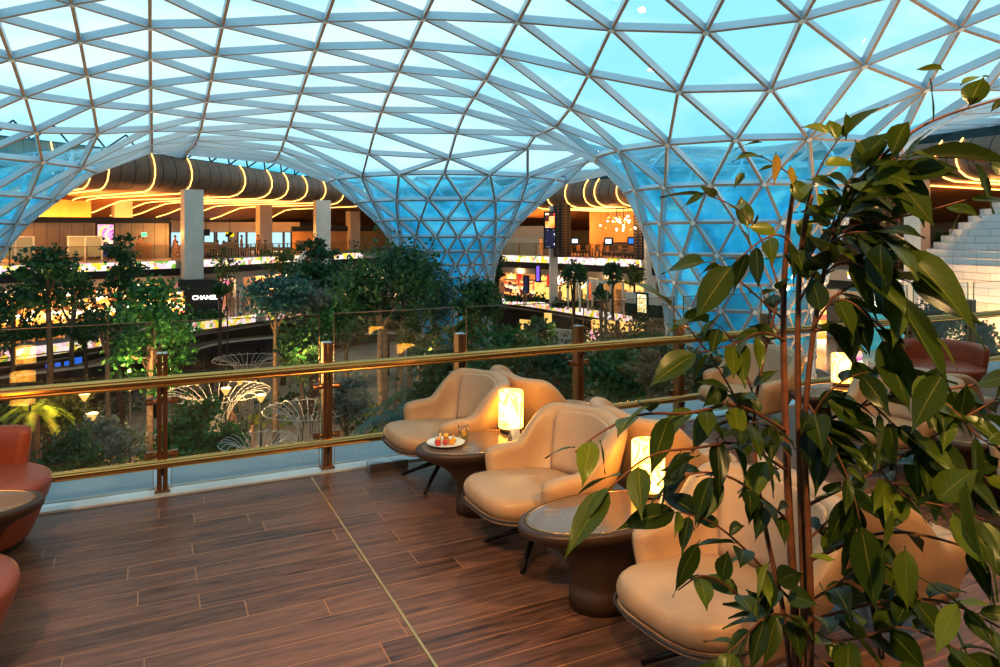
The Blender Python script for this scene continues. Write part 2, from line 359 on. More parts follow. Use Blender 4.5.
# ------------------------------------------------------------------ balustrade
RY = 6.30
rail = thing('balustrade', 'glass balustrade with brass handrails and bronze posts along the terrace edge', 'railing', (0, RY, 0))
posts = [-3.82, -2.52, -1.22, .09, 1.38, 2.63, 3.93, 5.22, 6.5, 7.8, 9.1, 10.4, 11.7, 13.0]
mb = MB()
sec = [(.0, .046), (.022, .042), (.034, .030), (.031, .020), (.038, .010), (.038, -.008), (.031, -.018), (.034, -.028), (.022, -.042), (0, -.046)]; sec = sec + [(-a_, b_) for a_, b_ in sec[-2:0:-1]]
mb.grid([[V((x_, -.09 + a_, .89 + b_)) for a_, b_ in sec] for x_ in (-9, 16)], closed_u=True); mb.build('handrail', M['brass'], rail)
mb = MB(); mb.grid([[V((x_, -.09 + a_ * .9, .250 + b_ * .78)) for a_, b_ in sec] for x_ in (-9, 16)], closed_u=True); mb.build('lower_rail', M['brass'], rail)
for i, x in enumerate(posts):
    mb = MB()
    for dx in (-.021, .021): mb.box((x + dx, .0, .53), (.034, .10, 1.12))
    mb.box((x, 0, .02), (.11, .13, .03)); po = mb.build('post', M['bronze'], rail)
    mb = MB()
    for dx in (-.021, .021): mb.box((x + dx, 0, 1.094), (.035, .101, .010))
    mb.build('steel_cap', M['steel'], po)
    for z in (.72, .30):
        mb = MB(); mb.tube([(x - .115, .0, z), (x + .115, .0, z)], .024, 10); mb.box((x - .09, 0, z), (.05, .045, .05)); mb.box((x + .09, 0, z), (.05, .045, .05)); mb.build('glass_clamp', M['bronze'], po, smooth=False)
    for z in (.255, .885): MB().tube([(x, -.09, z), (x, -.09, z - .07), (x, -.06, z - .10), (x, 0, z - .11)], .009, 6).build('bracket', M['dark_metal'], po)
    if i + 1 < len(posts):
        x0, x1 = x + .065, posts[i + 1] - .065
        mb = MB(); mb.box(((x0 + x1) / 2, 0, .685), (x1 - x0, .014, 1.31)); g = mb.build('glass_panel', M['rail_glass'], rail)
        mb = MB(); mb.beam((x0, 0, 1.341), (x1, 0, 1.341), .014, .006); mb.beam((x0 - .001, 0, .03), (x0 - .001, 0, 1.34), .014, .004, up=(1, 0, 0)); mb.beam((x1 + .001, 0, .03), (x1 + .001, 0, 1.34), .014, .004, up=(1, 0, 0))
        mb.build('panel_edge', M['brass'], g)

# ------------------------------------------------------------------ canopy: a triangulated glass shell with funnel legs
PB = [(2.8, -8.5), (2.9, -3), (3.1, -1.1), (3.7, 1.2), (4.4, 3.2), (5.3, 4.8), (6.8, 6.05), (8.6, 7.3), (10.6, 8.6), (14, 10.6), (20, 12.6), (30, 14), (70, 15)]
PA = [(2.6, -8.5), (2.7, -3), (2.9, -.3), (3.6, 1.4), (4.6, 2.8), (6.3, 4.4), (8.3, 6.0), (12, 7.8), (16, 9.2), (20, 10.2), (30, 12), (70, 14)]
def interp(P, r, a=0, b=1):
    if r <= P[0][a]: return P[0][b]
    for i in range(len(P) - 1):
        if r <= P[i + 1][a]:
            t = (r - P[i][a]) / (P[i + 1][a] - P[i][a]); return P[i][b] + t * (P[i + 1][b] - P[i][b])
    return P[-1][b]
def densify(P):
    """smooth the profile with a few rounds of corner cutting"""
    for _ in range(3):
        Q = [P[0]]
        for a, b in zip(P, P[1:]):
            Q += [(a[0] * .75 + b[0] * .25, a[1] * .75 + b[1] * .25), (a[0] * .25 + b[0] * .75, a[1] * .25 + b[1] * .75)]
        P = Q + [P[-1]]
    return P
PA, PB = densify(PA), densify(PB)
LA, LB, LD = xy(449, 50), xy(739, 33), xy(-92, 34)
LEGS = [(LA, PA, 19, 8.0), (LB, PB, 16, 6.4), (LD, PA, 18, 7.6)]
GE = [(-40, 41.6), (-8.4, 54), (3, 58.5), (14, 68.7), (20, 73), (27, 72), (28.5, 60.6), (33.8, 44.8), (34.5, 24), (36, -4)]
def sgn_dist(x, y, L):
    best = 1e9; s = 1
    for a, b in zip(L, L[1:]):
        dx, dy = b[0] - a[0], b[1] - a[1]; t = max(0, min(1, ((x - a[0]) * dx + (y - a[1]) * dy) / (dx * dx + dy * dy)))
        d = sqrt((x - a[0] - t * dx) ** 2 + (y - a[1] - t * dy) ** 2)
        if d < best - 1e-9: best = d; s = 1 if (dx * (y - a[1]) - dy * (x - a[0])) > 0 else -1
    return best * s       # positive: beyond the gallery edge
ET = [(0, 10.0), (.22, 9.5), (.30, 9.0), (.40, 8.5), (.5, 7.8), (.6, 7.1), (.72, 6.8), (.86, 7.3), (1, 8)]
def edge_frac(x, y):
    best = (1e9, 0); acc = 0; tot = sum(sqrt((b[0] - a[0]) ** 2 + (b[1] - a[1]) ** 2) for a, b in zip(GE, GE[1:]))
    for a, b in zip(GE, GE[1:]):
        dx, dy = b[0] - a[0], b[1] - a[1]; l2 = dx * dx + dy * dy; t = max(0, min(1, ((x - a[0]) * dx + (y - a[1]) * dy) / l2)); d = (x - a[0] - t * dx) ** 2 + (y - a[1] - t * dy) ** 2
        if d < best[0]: best = (d, (acc + t * sqrt(l2)) / tot)
        acc += sqrt(l2)
    return best[1]
def canopy_z(x, y):
    k = .8; s = exp(-k * (13.4 - .085 * max(0, y)))
    for c, P, n, rr in LEGS: s += exp(-k * interp(P, sqrt((x - c.x) ** 2 + (y - c.y) ** 2)))
    z = -math.log(s) / k
    sd = sgn_dist(x, y, GE); t = max(0, min(1, (sd + 13) / 14)); t = t * t * (3 - 2 * t)
    if t > 0:
        ze = interp(ET, edge_frac(x, y)) + max(0, sd) * .12
        if z > ze: z += (ze - z) * t
    return z
def build_canopy():
    P2, P3 = [], []
    # lattice lines: parallel to the depth of the hall on one side, fanning towards leg B on the other
    for i in range(-30, 30):
        s = i * 2.15
        for j in range(0, 40):
            t = j * 2.8 + (i % 2) * 1.4 - 1
            if s < 2: x, y = s, t
            else:
                al = radians(min(62, 2.1 * (s - 2))); b = 2 + .5 * (s - 2); x, y = b + t * sin(al), -2 + t * cos(al)
            if y < -3 or x < -48 or x > 46 or sgn_dist(x, y, GE) > 5.5: continue
            if any(sqrt((x - c.x) ** 2 + (y - c.y) ** 2) < rr + 1.25 for c, P, n, rr in LEGS): continue
            sd, zz = sgn_dist(x, y, GE), canopy_z(x, y)
            if sd > -.8 and zz < interp(ET, edge_frac(x, y)) - 1.15: continue
            P2.append((x, y)); P3.append(V((x, y, zz)))
    tris = []
    rings_all = []
    for c, P, n, rr in LEGS:
        # rows down the funnel with near-even triangles
        rad = rr; rows = [rr]
        prof = [q for q in P if q[0] <= rr]; prof = prof + [(rr, interp(P, rr))]
        L = [0]
        for a, b in zip(prof, prof[1:]): L.append(L[-1] + sqrt((a[0] - b[0]) ** 2 + (a[1] - b[1]) ** 2))
        def point(s_):
            for i in range(len(L) - 1):
                if s_ <= L[i + 1] or i == len(L) - 2:
                    t = (s_ - L[i]) / max(1e-9, L[i + 1] - L[i]); return prof[i][0] + t * (prof[i + 1][0] - prof[i][0]), prof[i][1] + t * (prof[i + 1][1] - prof[i][1])
        s_ = L[-1]; k = 0; base = []
        dz = canopy_z(c.x + rr, c.y) - interp(P, rr)
        while s_ > -1e-6:
            r, z = point(max(s_, 0))
            ring = []
            for j in range(n):
                a = 2 * pi * (j + .5 * (k % 2)) / n
                x, y = c.x + r * cos(a), c.y + r * sin(a)
                zz = z + (canopy_z(x, y) - z if k == 0 else (canopy_z(c.x + rr * cos(a), c.y + rr * sin(a)) - interp(P, rr)) * max(0, 1 - k / 5))
                ring.append(len(P3)); P3.append(V((x, y, zz))); P2.append((x, y) if k == 0 else None)
            base.append(ring); s_ -= 2 * pi * r / n * .88; k += 1
        for k in range(len(base) - 1):
            for j in range(n):
                a, b = base[k], base[k + 1]
                if k % 2 == 0: tris += [(a[j], a[(j + 1) % n], b[j]), (a[(j + 1) % n], b[(j + 1) % n], b[j])]
                else: tris += [(a[j], b[(j + 1) % n], b[j]), (a[j], a[(j + 1) % n], b[(j + 1) % n])]
    idx = [i for i, p in enumerate(P2) if p is not None]
    res = geometry.delaunay_2d_cdt([V(P2[i]) for i in idx], [], [], 0, 1e-4)
    for f in res[2]:
        q = [idx[res[3][i][0]] for i in f]
        cx = sum(P2[i][0] for i in q) / 3; cy = sum(P2[i][1] for i in q) / 3
        if any(sqrt((cx - c.x) ** 2 + (cy - c.y) ** 2) < rr * .985 for c, P, n, rr in LEGS): continue
        if max((P3[q[a]] - P3[q[b]]).length for a, b in ((0, 1), (1, 2), (2, 0))) > 6: continue
        tris.append(tuple(q))
    nrm = [V((0, 0, 0)) for _ in P3]; edges = set()
    for t in tris:
        a, b, c = (P3[i] for i in t); nn = (b - a).cross(c - a)
        inward = None
        if nn.z < 0: nn = -nn
        if abs(nn.z) < .35 * nn.length:
            ctr = (a + b + c) / 3; leg = min(LEGS, key=lambda l: (V((ctr.x, ctr.y)) - V((l[0].x, l[0].y))).length)[0]
            axis = V((leg.x - ctr.x, leg.y - ctr.y, 0))
            if nn.dot(axis) < 0: nn = -nn                     # the outside of the glass is the inside of the funnel
        for i in t: nrm[i] += nn
        for i, j in ((0, 1), (1, 2), (2, 0)): edges.add((min(t[i], t[j]), max(t[i], t[j])))
    for n_ in nrm: n_.normalize()
    root = thing('ceiling', None, None); root['kind'] = 'structure'
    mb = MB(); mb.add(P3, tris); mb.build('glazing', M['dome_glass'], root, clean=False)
    mb = MB()
    for i, j in edges:
        up = (nrm[i] + nrm[j]).normalized()
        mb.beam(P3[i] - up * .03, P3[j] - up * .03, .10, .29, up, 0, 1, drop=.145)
    for i, p in enumerate(P3):
        if nrm[i].length > .5:
            n_ = nrm[i]; mb.tube([p - n_ * .04, p - n_ * .36], .11, 6, 0)
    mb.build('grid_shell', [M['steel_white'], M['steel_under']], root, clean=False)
build_canopy()

# ------------------------------------------------------------------ galleries around the garden
def resample(L, step=1.0, cut=2):
    P = [V((*p, 0)) for p in L]
    for _ in range(cut):
        Q = [P[0]]
        for a, b in zip(P, P[1:]): Q += [a * .8 + b * .2, a * .2 + b * .8]
        P = Q + [P[-1]]
    out = [P[0]]
    for a, b in zip(P, P[1:]):
        n = max(1, int(round((b - a).length / step)))
        for i in range(1, n + 1): out.append(a.lerp(b, i / n))
    return out
class Path:
    def __init__(s, L, step=1.0, cut=2):
        s.p = resample(L, step, cut); s.s = [0]
        for a, b in zip(s.p, s.p[1:]): s.s.append(s.s[-1] + (b - a).length)
        s.n = []
        for i in range(len(s.p)):
            t = s.p[min(i + 2, len(s.p) - 1)] - s.p[max(i - 2, 0)]; s.n.append(V((-t.y, t.x, 0)).normalized())
    def q(s, i, o, z): p = s.p[i] + s.n[i] * o; return V((p.x, p.y, z))
    def near_px(s, px, lo=0, hi=None, o=0):
        hi = hi or len(s.p); best = None
        for i in range(lo, hi):
            r = s.q(i, o, 0); d = r.dot(FWD)
            if d < 2: continue
            e = abs(500 + FPX * (r.dot(RGT)) / d - px)
            if best is None or e < best[0]: best = (e, i)
        return best[1]
    def strip(s, prof, i0=0, i1=None, mi=0, mb=None):
        """sweep the profile [(offset, z) or function of i] along the path"""
        mb = mb or MB(); i1 = i1 or len(s.p); rows = []; uvs = []
        for i in range(i0, i1):
            pr = prof(i) if callable(prof) else prof
            rows.append([s.q(i, o, z) for o, z in pr]); uvs.append([(s.s[i], k / len(pr)) for k in range(len(pr))])
        mb.grid(rows, mi, uvs=uvs); return mb
UP = Path(GE)
LE = [(-36, 33), (-7, 45.4), (1.4, 53.7), (11.2, 61), (20, 66.5), (27, 66), (31.3, 62.6), (32.4, 48.7), (32.6, 44.2), (30.4, 36), (29.4, 28), (26.6, 21.6), (25.5, 14), (26, -6)]
LO = Path(LE)
NU = len(UP.p); KU = UP.near_px(460)             # the corner behind the funnel leg splits left from right
i_mid = min(range(NU), key=lambda i: (UP.p[i] - V((27, 72, 0))).length)
i_rt = min(range(NU), key=lambda i: (UP.p[i] - V((33.8, 44.8, 0))).length)
I_DIP = (UP.near_px(378, 0, i_mid), UP.near_px(520, i_mid, i_rt))
def fas(i):
    p = UP.p[i]; f = UP.s[i] / UP.s[-1]
    T = [(0, 8.6), (.22, 8.0), (.30, 7.5), (.40, 7.1), (.5, 6.7), (.6, 6.3), (.72, 6.2), (.86, 6.5), (1, 7.0)]
    B = [(0, 5.2), (.22, 5.1), (.30, 5.0), (.40, 4.9), (.5, 4.5), (.6, 4.15), (.72, 4.15), (.86, 4.75), (1, 5.1)]
    t, b = interp(T, f), interp(B, f)
    if I_DIP[0] < i < I_DIP[1]:                     # the soffit steps down round the corner behind the funnel
        q = min(i - I_DIP[0], I_DIP[1] - i); t -= min(1, q / 3) * 1.6; b -= min(1, q / 3) * .8
    return t, b
def soffit_prof(i, o0=0.0):
    t, b = fas(i); h = t - b
    pr = [(.0, t), (-.35, b + .82 * h), (-.55, b + .6 * h), (-.55, b + .4 * h), (-.3, b + .2 * h), (.2, b + .07 * h), (1.0, b)]
    back = [(3, b - .01), (7, b - .03), (12, b - .05), (13.5, b - .15), (15, b - .55), (16.5, b - 1.0), (18, b - 1.3), (20, b - 1.4), (24, b - 1.4)]
    return pr, back
struct('ceiling_fascia', UP.strip(lambda i: soffit_prof(i)[0]), M['fascia'], smooth=True)
struct('ceiling_gallery', UP.strip(lambda i: [soffit_prof(i)[0][-1]] + soffit_prof(i)[1]), M['soffit'], smooth=True)
M['teal_dark'] = mat('dark_teal_upstand', (.02, .055, .065), .6)
struct('trim_4', UP.strip(lambda i: [(.05, fas(i)[0] - .02), (1.6, fas(i)[0] + .05), (1.7, max(fas(i)[0] + .3, min(fas(i)[0] + 3, canopy_z(UP.q(i, 1.7, 0).x, UP.q(i, 1.7, 0).y) - .3)))]), M['teal_dark'])
mb = MB()
for i in range(3, UP.near_px(345, 0, i_mid), 2):
    t = fas(i)[0]; a = UP.q(i, .1, t); zc = 1.0
    mb.tube([a, UP.q(i + 1, -.6, t + zc)], .06, 5); mb.tube([UP.q(min(i + 2, NU - 1), .1, t), UP.q(i + 1, -.6, t + zc)], .06, 5)
struct('trim_5', mb, M['teal_dark'])
# light strips on the curved soffit
def light_strip(i, name, label, group, off=.07):
    a, bk = soffit_prof(i); pr = a + bk[:-2]; pts = []
    for k, (o, z) in enumerate(pr):
        k0, k1 = pr[max(0, k - 1)], pr[min(len(pr) - 1, k + 1)]; tx, tz = k1[0] - k0[0], k1[1] - k0[1]; l = sqrt(tx * tx + tz * tz) or 1
        pts.append(UP.q(i, o + off * tz / l, z - off * tx / l))
    mb = MB(); mb.tube(pts, .042, 6); o = mb.build(name, M['strip'], None, smooth=True)
    tag(o, label, 'light strip', group); return o
for px in (48, 80, 112, 150, 182, 238, 263, 284, 304, 323, 341, 357):
    light_strip(UP.near_px(px, 0, i_mid), 'light_strip', 'curved warm light strip wrapping the wood soffit of the gallery beyond the treetops', 'light strips on the far gallery soffit')
for px in (533, 556, 572, 588, 605, 622):
    light_strip(UP.near_px(px, i_mid, i_rt + 8), 'light_strip', 'curved warm light strip on the short soffit above the bar', 'light strips above the bar')
for px in (905, 938, 965, 1003):
    light_strip(UP.near_px(px, i_rt, NU), 'light_strip', 'curved warm light strip on the soffit seen through the ficus leaves', 'light strips on the near gallery soffit')
# slabs
i_a, i_b = UP.near_px(197, 0, i_mid), UP.near_px(203, 0, i_mid)
struct('floor_gallery', UP.strip([(-.1, -.62), (-.1, -.05), (0, 0), (24, 0), (24, -.3)]), M['gal_floor'])
struct('trim_6', UP.strip([(-.06, -.62), (.0, -1.15), (1.2, -1.17)]), M['black'])
struct('trim_7', UP.strip([(1.2, -1.1), (1.3, -1.75), (2.2, -1.8), (2.3, -1.4), (10, -1.4)]), M['column'])
struct('floor_concourse', LO.strip([(0.05, -5.2), (0.05, LZ - .05), (.1, LZ), (18, LZ)]), M['stone'])
struct('trim_8', LO.strip([(.0, -4.85), (.1, -5.35), (1.5, -5.4), (14, -5.4)]), M['dark'])
struct('wall_concourse', UP.strip([(9, -9), (9, -1.2)]), M['cream_wall'])
struct('wall_gallery', UP.strip([(24, -1), (24, 4.5)]), M['cream_wall'])
struct('wall_garden', LO.strip([(1.6, GZ), (1.6, -5.3)]), M['dark'])
mb = MB(); mb.prism([(-60, 6.8), (40, 6.8), (40, 80), (-60, 80)], GZ - .3, GZ)
M['paving'] = mat('beige_paving', (.46, .32, .21), .6, var=.2, scale=.4)
struct('floor_garden', mb, M['paving'])

# LED bands: each stretch is a screen of its own
def led(path, i0, i1, z0, z1, label, group=None):
    mb = path.strip([(-.16, z0), (-.24, z1)], i0, i1 + 1); mb = path.strip([(-.24, z1), (-.02, z1)], i0, i1 + 1, 1, mb); o = mb.build('led_screen', [M['led'], M['black']])
    return tag(o, label, 'screen', group)
def U(px): return UP.near_px(px, 0, i_mid)
def UM(px): return UP.near_px(px, i_mid, i_rt + 12)
def Lp(px): return LO.near_px(px, 0, 60)
led(UP, U(-12), U(80), -.6, -.04, 'upper floral LED band running below the frosted booths')
led(UP, U(82), U(179), -.6, -.04, 'upper floral LED band ending at the thick white column')
led(UP, U(203), U(303), -.6, -.04, 'upper floral LED band below the seated crowd')
led(UP, U(332), U(364), -.6, -.04, 'short upper floral LED band beyond the escalator')
led(UP, UM(492), UM(551), -.6, -.04, 'upper floral LED band left of the slim white column beside the funnel')
led(UP, UM(555), UM(646), -.6, -.04, 'upper floral LED band below the bar tables')
led(UP, UP.near_px(850, i_rt, NU), UP.near_px(903, i_rt, NU), -.5, -.1, 'upper LED band above the teal shopfront')
j_mid = min(range(len(LO.p)), key=lambda i: (LO.p[i] - V((31.3, 62.6, 0))).length)
j_end = min(range(len(LO.p)), key=lambda i: (LO.p[i] - V((32.6, 44.2, 0))).length)
j_l = min(range(len(LO.p)), key=lambda i: (LO.p[i] - V((20, 66.5, 0))).length)
def Lm(px): return LO.near_px(px, j_mid - 4, j_end + 3)
def Ll(px): return LO.near_px(px, 0, j_l + 4)
led(LO, Ll(-14), Ll(112), -4.82, -4.2, 'lower floral LED band below the golden shops')
led(LO, Ll(170), Ll(252), -4.82, -4.2, 'lower floral LED band below the black shop front')
led(LO, Ll(262), Ll(330), -4.82, -4.2, 'lower floral LED band half hidden by the blue-green tree')
led(LO, Lm(505), Lm(642), -4.82, -4.2, 'lower floral LED band below the red shops and the white pergola')

# gallery balustrades
def gal_rail(path, i0, i1, z, label, step=2, h=1.05):
    r = thing('gallery_balustrade', label, 'railing')
    path.strip([(.18, z + .02), (.18, z + h)], i0, i1 + 1).build('glass_panel', M['gal_glass'], r)
    mb = MB(); mb.tube([path.q(i, .18, z + h + .02) for i in range(i0, i1 + 1)], .03, 6); mb.build('handrail', M['bronze'], r)
    for i in range(i0, i1 + 1, step):
        p = path.q(i, .18, z); mb = MB(); mb.box((p.x, p.y, z + h / 2), (.07, .07, h), 0); mb.build('post', M['bronze'], r)
gal_rail(UP, U(-20), U(182), 0, 'glass gallery balustrade in front of the grey panelled wall')
gal_rail(UP, U(204), U(364), 0, 'glass gallery balustrade in front of the seated crowd')
gal_rail(UP, UM(490), UM(552), 0, 'glass gallery balustrade left of the bar')
gal_rail(UP, UM(556), UM(648), 0, 'glass gallery balustrade in front of the bar tables')
gal_rail(UP, UP.near_px(860, i_rt, NU), UP.near_px(985, i_rt, NU), 0, 'glass gallery balustrade above the teal shopfront')
gal_rail(LO, Lm(508), Lm(600), LZ, 'lower balustrade in front of the red shops')

# columns
def column(c, w, z0, z1, rz, n): 
    mb = MB(); mb.box((c.x, c.y, (z0 + z1) / 2), (w, w, z1 - z0), rz); mb.box((c.x, c.y, z1 - .15), (w * .9, w * .9, .3), rz, 1)
    struct('column', mb, [M['column'], M['black']])
column(xy(192, 53.3), 1.32, GZ, fas(U(192))[1] + .15, radians(10), 1)
column(xy(322, 68), 1.35, LZ, fas(U(322))[1] + .15, radians(0), 1)
column(xy(264, 71), 1.2, 0, 4.7, radians(12), 1)
column(xy(122, 65), 1.45, 0, 4.9, radians(12), 1)
column(xy(353, 82), 1.2, 0, 4.4, radians(12), 1)
column(xy(553.5, 60.5), .62, LZ, fas(UM(553))[1] + .1, radians(-20), 1)
column(xy(597, 61), .85, LZ, -1.3, radians(-20), 1)
column(xy(650, 54), .75, LZ, fas(UM(650))[1] + .1, radians(-20), 1)
column(xy(917, 36.5), .85, LZ, fas(UP.near_px(917, i_rt, NU))[1] + .1, radians(5), 1)
column(xy(238, 61), .65, LZ, -1.2, radians(20), 1)
# ------------------------------------------------------------------ lounge chairs
def spow(v, p): return math.copysign(abs(v) ** p, v)
def smooth(a, b, x):
    t = max(0, min(1, (x - a) / (b - a))); return t * t * (3 - 2 * t)
def u_path(A, W, xf, n=44, p=.78):
    """plan of the wrap-around shell, from the front of one arm round the back to the other"""
    pts = []
    for k in range(9): pts.append((xf * (1 - k / 9), -W))
    for k in range(n + 1):
        th = -pi / 2 + pi * k / n; pts.append((-A * spow(cos(th), p), W * spow(sin(th), p)))
    for k in range(1, 10): pts.append((xf * k / 9, W))
    return [V((x, y, 0)) for x, y in pts]
def shell_mesh(A, W, xf, hfun, zb, th, lean, back_lean, tuck, half=None, round_l=.10):
    path = u_path(A, W, xf); n = len(path); S = [0]
    for a, b in zip(path, path[1:]): S.append(S[-1] + (b - a).length)
    Lt = S[-1]; rows = []
    lo, hi = (0, n - 1) if half is None else half
    for i in range(lo, hi + 1):
        a, b = path[max(0, i - 1)], path[min(n - 1, i + 1)]; t = (b - a).normalized(); out = V((-t.y, t.x, 0))
        p = path[i]
        s0, s1 = S[i] - S[lo], S[hi] - S[i]; e = min(s0, s1)
        k = sqrt(max(0, 1 - (1 - min(1, e / round_l)) ** 2)) if e < round_l else 1.0
        back = smooth(.02, -A * .8, p.x)
        ht = hfun(p); zt = zb + (ht - zb) * (.86 + .14 * k); thk = th * max(.02, k)
        ln = lean + (back_lean - lean) * back
        def P(off, z):
            f = (z - zb) / (.85 - zb); low = tuck * (1 - smooth(0, .45, f))
            return p + out * (off + ln * f - low) + V((0, 0, z))
        prof = []; zr = zt - thk / 2; m = 7
        for j in range(m): prof.append(P(thk / 2, zb + (zr - zb) * j / (m - 1)))
        for j in range(1, 6):
            g = pi * j / 6; prof.append(P(thk / 2 * spow(cos(g), .7), zr + thk / 2 * spow(sin(g), .7)))
        for j in range(m): prof.append(P(-thk / 2, zr + (zb - zr) * j / (m - 1)))
        rows.append(prof)
    mb = MB(); mb.grid(rows); k = len(rows[0])
    mb.f.append(tuple(range(k))); mb.m.append(0); b0 = (len(rows) - 1) * k; mb.f.append(tuple(b0 + j for j in range(k - 1, -1, -1))); mb.m.append(0)
    for i in range(len(rows) - 1): mb.f.append((i * k + k - 1, (i + 1) * k + k - 1, (i + 1) * k, i * k)); mb.m.append(0)
    return mb
def outline(x0, x1, w, p=.62, n=48, front_w=1.0):
    c, a = (x0 + x1) / 2, (x1 - x0) / 2; pts = []
    for k in range(n):
        t = 2 * pi * k / n; x = c + a * spow(cos(t), p); f = (x - x0) / (x1 - x0); pts.append((x, w * spow(sin(t), p) * (1 + (front_w - 1) * f)))
    return pts
def cushion(ol, z0, z1, edge, crown=0, tilt=0, cx=None):
    cx = cx if cx is not None else sum(p[0] for p in ol) / len(ol); rows = []
    def ring(k, z, cz=0): return [V((cx + (x - cx) * k, y * k, z + tilt * (x - cx) + cz)) for x, y in ol]
    h = z1 - z0; rows.append(ring(.02, z0)); rows.append(ring(1 - edge * 1.2, z0))
    for g in (20, 45, 70, 90, 110, 135, 160, 175):
        a = radians(g); k = 1 - edge * (1 - sin(a)); rows.append(ring(k, (z0 + z1) / 2 - h / 2 * cos(a)))
    for k in (.8, .55, .3, .02): rows.append(ring(k * (1 - edge), z1, crown * (1 - k * k)))
    return MB().grid(rows, closed_u=True)
def chair_h(p):
    f = smooth(-.05, -.285, p.x); return .595 + .24 * f + .02 * smooth(.2, 0, abs(p.y)) * (1 if p.x < 0 else 0) - .02 * smooth(0, .2, p.x)
def make_chair(label):
    r = thing('lounge_chair', label, 'chair', group='cream leather lounge chairs')
    sh = shell_mesh(.37, .375, .19, chair_h, .27, .118, .02, .13, .06, round_l=.075); sh.build('shell', M['leather'], r, smooth=True)
    b = shell_mesh(.318, .323, .19, lambda p: chair_h(p) - .03, .40, .03, .02, .13, .0, half=(20, 42), round_l=.03); b.build('back_cushion', M['leather_in'], r, smooth=True)
    ol = outline(-.30, .455, .315, front_w=1.08)
    cushion(ol, .325, .445, .10, .018, .055, .0).build('seat', M['leather'], r, smooth=True)
    pan = cushion(outline(-.30, .455, .315, front_w=1.08), .292, .332, .16, 0, .055, .0); pan.build('seat_pan', M['leather'], r, smooth=True)
    op = outline(-.305, .461, .321, front_w=1.08)
    MB().tube([(x, y, .331 + .055 * x) for x, y in op], .0075, 6, closed=True).build('piping', M['piping'], r, smooth=True)
    mb = MB(); mb.lathe([(.055, .13), (.055, .16), (.03, .18), (.03, .27), (.12, .275), (.12, .285), (0, .285)], 16); mb.build('swivel_column', M['dark_metal'], r, smooth=False)
    for k in range(4):
        a = pi / 4 + pi / 2 * k; mb = MB(); c, s = cos(a), sin(a)
        mb.tube([(.03 * c, .03 * s, .155), (.20 * c, .20 * s, .085), (.355 * c, .355 * s, .012)], [.020, .017, .012], 8); mb.build('leg', M['dark_metal'], r, smooth=True)
    return r
chair0 = make_chair('cream leather lounge chair next to the railing, behind the oval table with the plate')
chair0.location = (2.17, 5.60, 0); chair0.rotation_euler = (0, 0, pi + radians(2))
G_CH = 'cream leather lounge chairs'
def chair(x, y, deg, label): return dup(chair0, (x, y, 0), radians(deg), label)
chair(2.25, 4.10, 180 + 1, 'cream leather lounge chair between the two oval tables with glowing lamps')
chair(2.36, 2.56, 180 + 3, 'cream leather lounge chair in front, partly covered by the ficus branches')
chair(3.25, 5.62, 1, 'cream lounge chair turned away behind the first lamp, tall back towards the camera')
chair(3.34, 4.12, 0, 'cream lounge chair turned away behind the second table, beside its striped lamp')
chair(3.41, 2.58, 0, 'cream lounge chair turned away at the foot of the ficus, arm end showing')
chair(5.50, 5.60, 180 + 3, 'cream lounge chair by the railing seen between the ficus stems')
chair(5.62, 4.10, 180 + 3, 'cream lounge chair in front of the russet tub chair, back towards the leaves')
chair(6.55, 4.30, 10, 'cream lounge chair turned away at the far table right of the russet tub chair')
chair(5.55, 2.70, 180 + 5, 'cream lounge chair beside the dark far table behind the ficus leaves')

# ------------------------------------------------------------------ pedestal tables
TP = [(0, 0), (.215, 0), (.215, .10), (.20, .115), (.20, .15), (.225, .23), (.27, .30), (.345, .36), (.44, .405), (.515, .44), (.545, .462), (.55, .48), (.545, .497), (.525, .502), (.50, .502), (.497, .496), (0, .496)]
def oval(mb, b=.56):
    """squeeze a turned shape to an oval, less so towards the foot"""
    mb.v = [(x, y * (b + (.82 - b) * (1 - smooth(.2, .42, z))), z) for x, y, z in mb.v]; return mb
def make_table(label):
    r = thing('pedestal_table', label, 'table', group='oval pedestal side tables')
    oval(MB().lathe([(q * .945, z) for q, z in TP], 64)).build('pedestal', M['table_body'], r, smooth=True)
    oval(MB().lathe([(0, .4965), (.466, .4965), (.466, .501), (.461, .504), (0, .504)], 64)).build('glass_top', M['table_top'], r, smooth=False)
    MB().tube([(.469 * cos(2 * pi * k / 64), .469 * .56 * sin(2 * pi * k / 64), .5025) for k in range(64)], .0035, 5, closed=True).build('brass_edge', M['brass'], r, smooth=True)
    for sx, sy in ((-.27, .10), (-.16, -.13)):
        mb = MB()
        for rad in (.022, .036, .05):
            mb.tube([(sx + rad * cos(2 * pi * k / 32), sy + rad * sin(2 * pi * k / 32), .5045) for k in range(33 if rad != .036 else 20)], .0014, 4)
        mb.build('charging_mark', M['table_ring'], r)
    return r
t0 = make_table('oval pedestal table carrying the plate of fruit and the tumbler')
T1, T2 = (2.22, 4.88), (2.27, 3.37)
t0.location = (*T1, 0)
dup(t0, (*T2, 0), 0, 'oval pedestal table with two charging rings on its top and the striped lamp')
dup(t0, (-1.07, 4.98, 0), .05, 'oval pedestal table beside the russet tub chair at the left edge')
dup(t0, (6.05, 4.98, 0), 0, 'oval pedestal table with the lamp seen between the ficus stems')
dup(t0, (5.85, 3.40, 0), 0, 'dark oval pedestal table behind the ficus leaves without a lamp')
dup(t0, (9.3, 4.85, 0), .1, 'oval pedestal table next to the russet tub chair at the right edge')
dup(t0, (-1.3, 3.30, 0), 0, 'oval pedestal table nearest the camera beside the nearer russet tub chair')

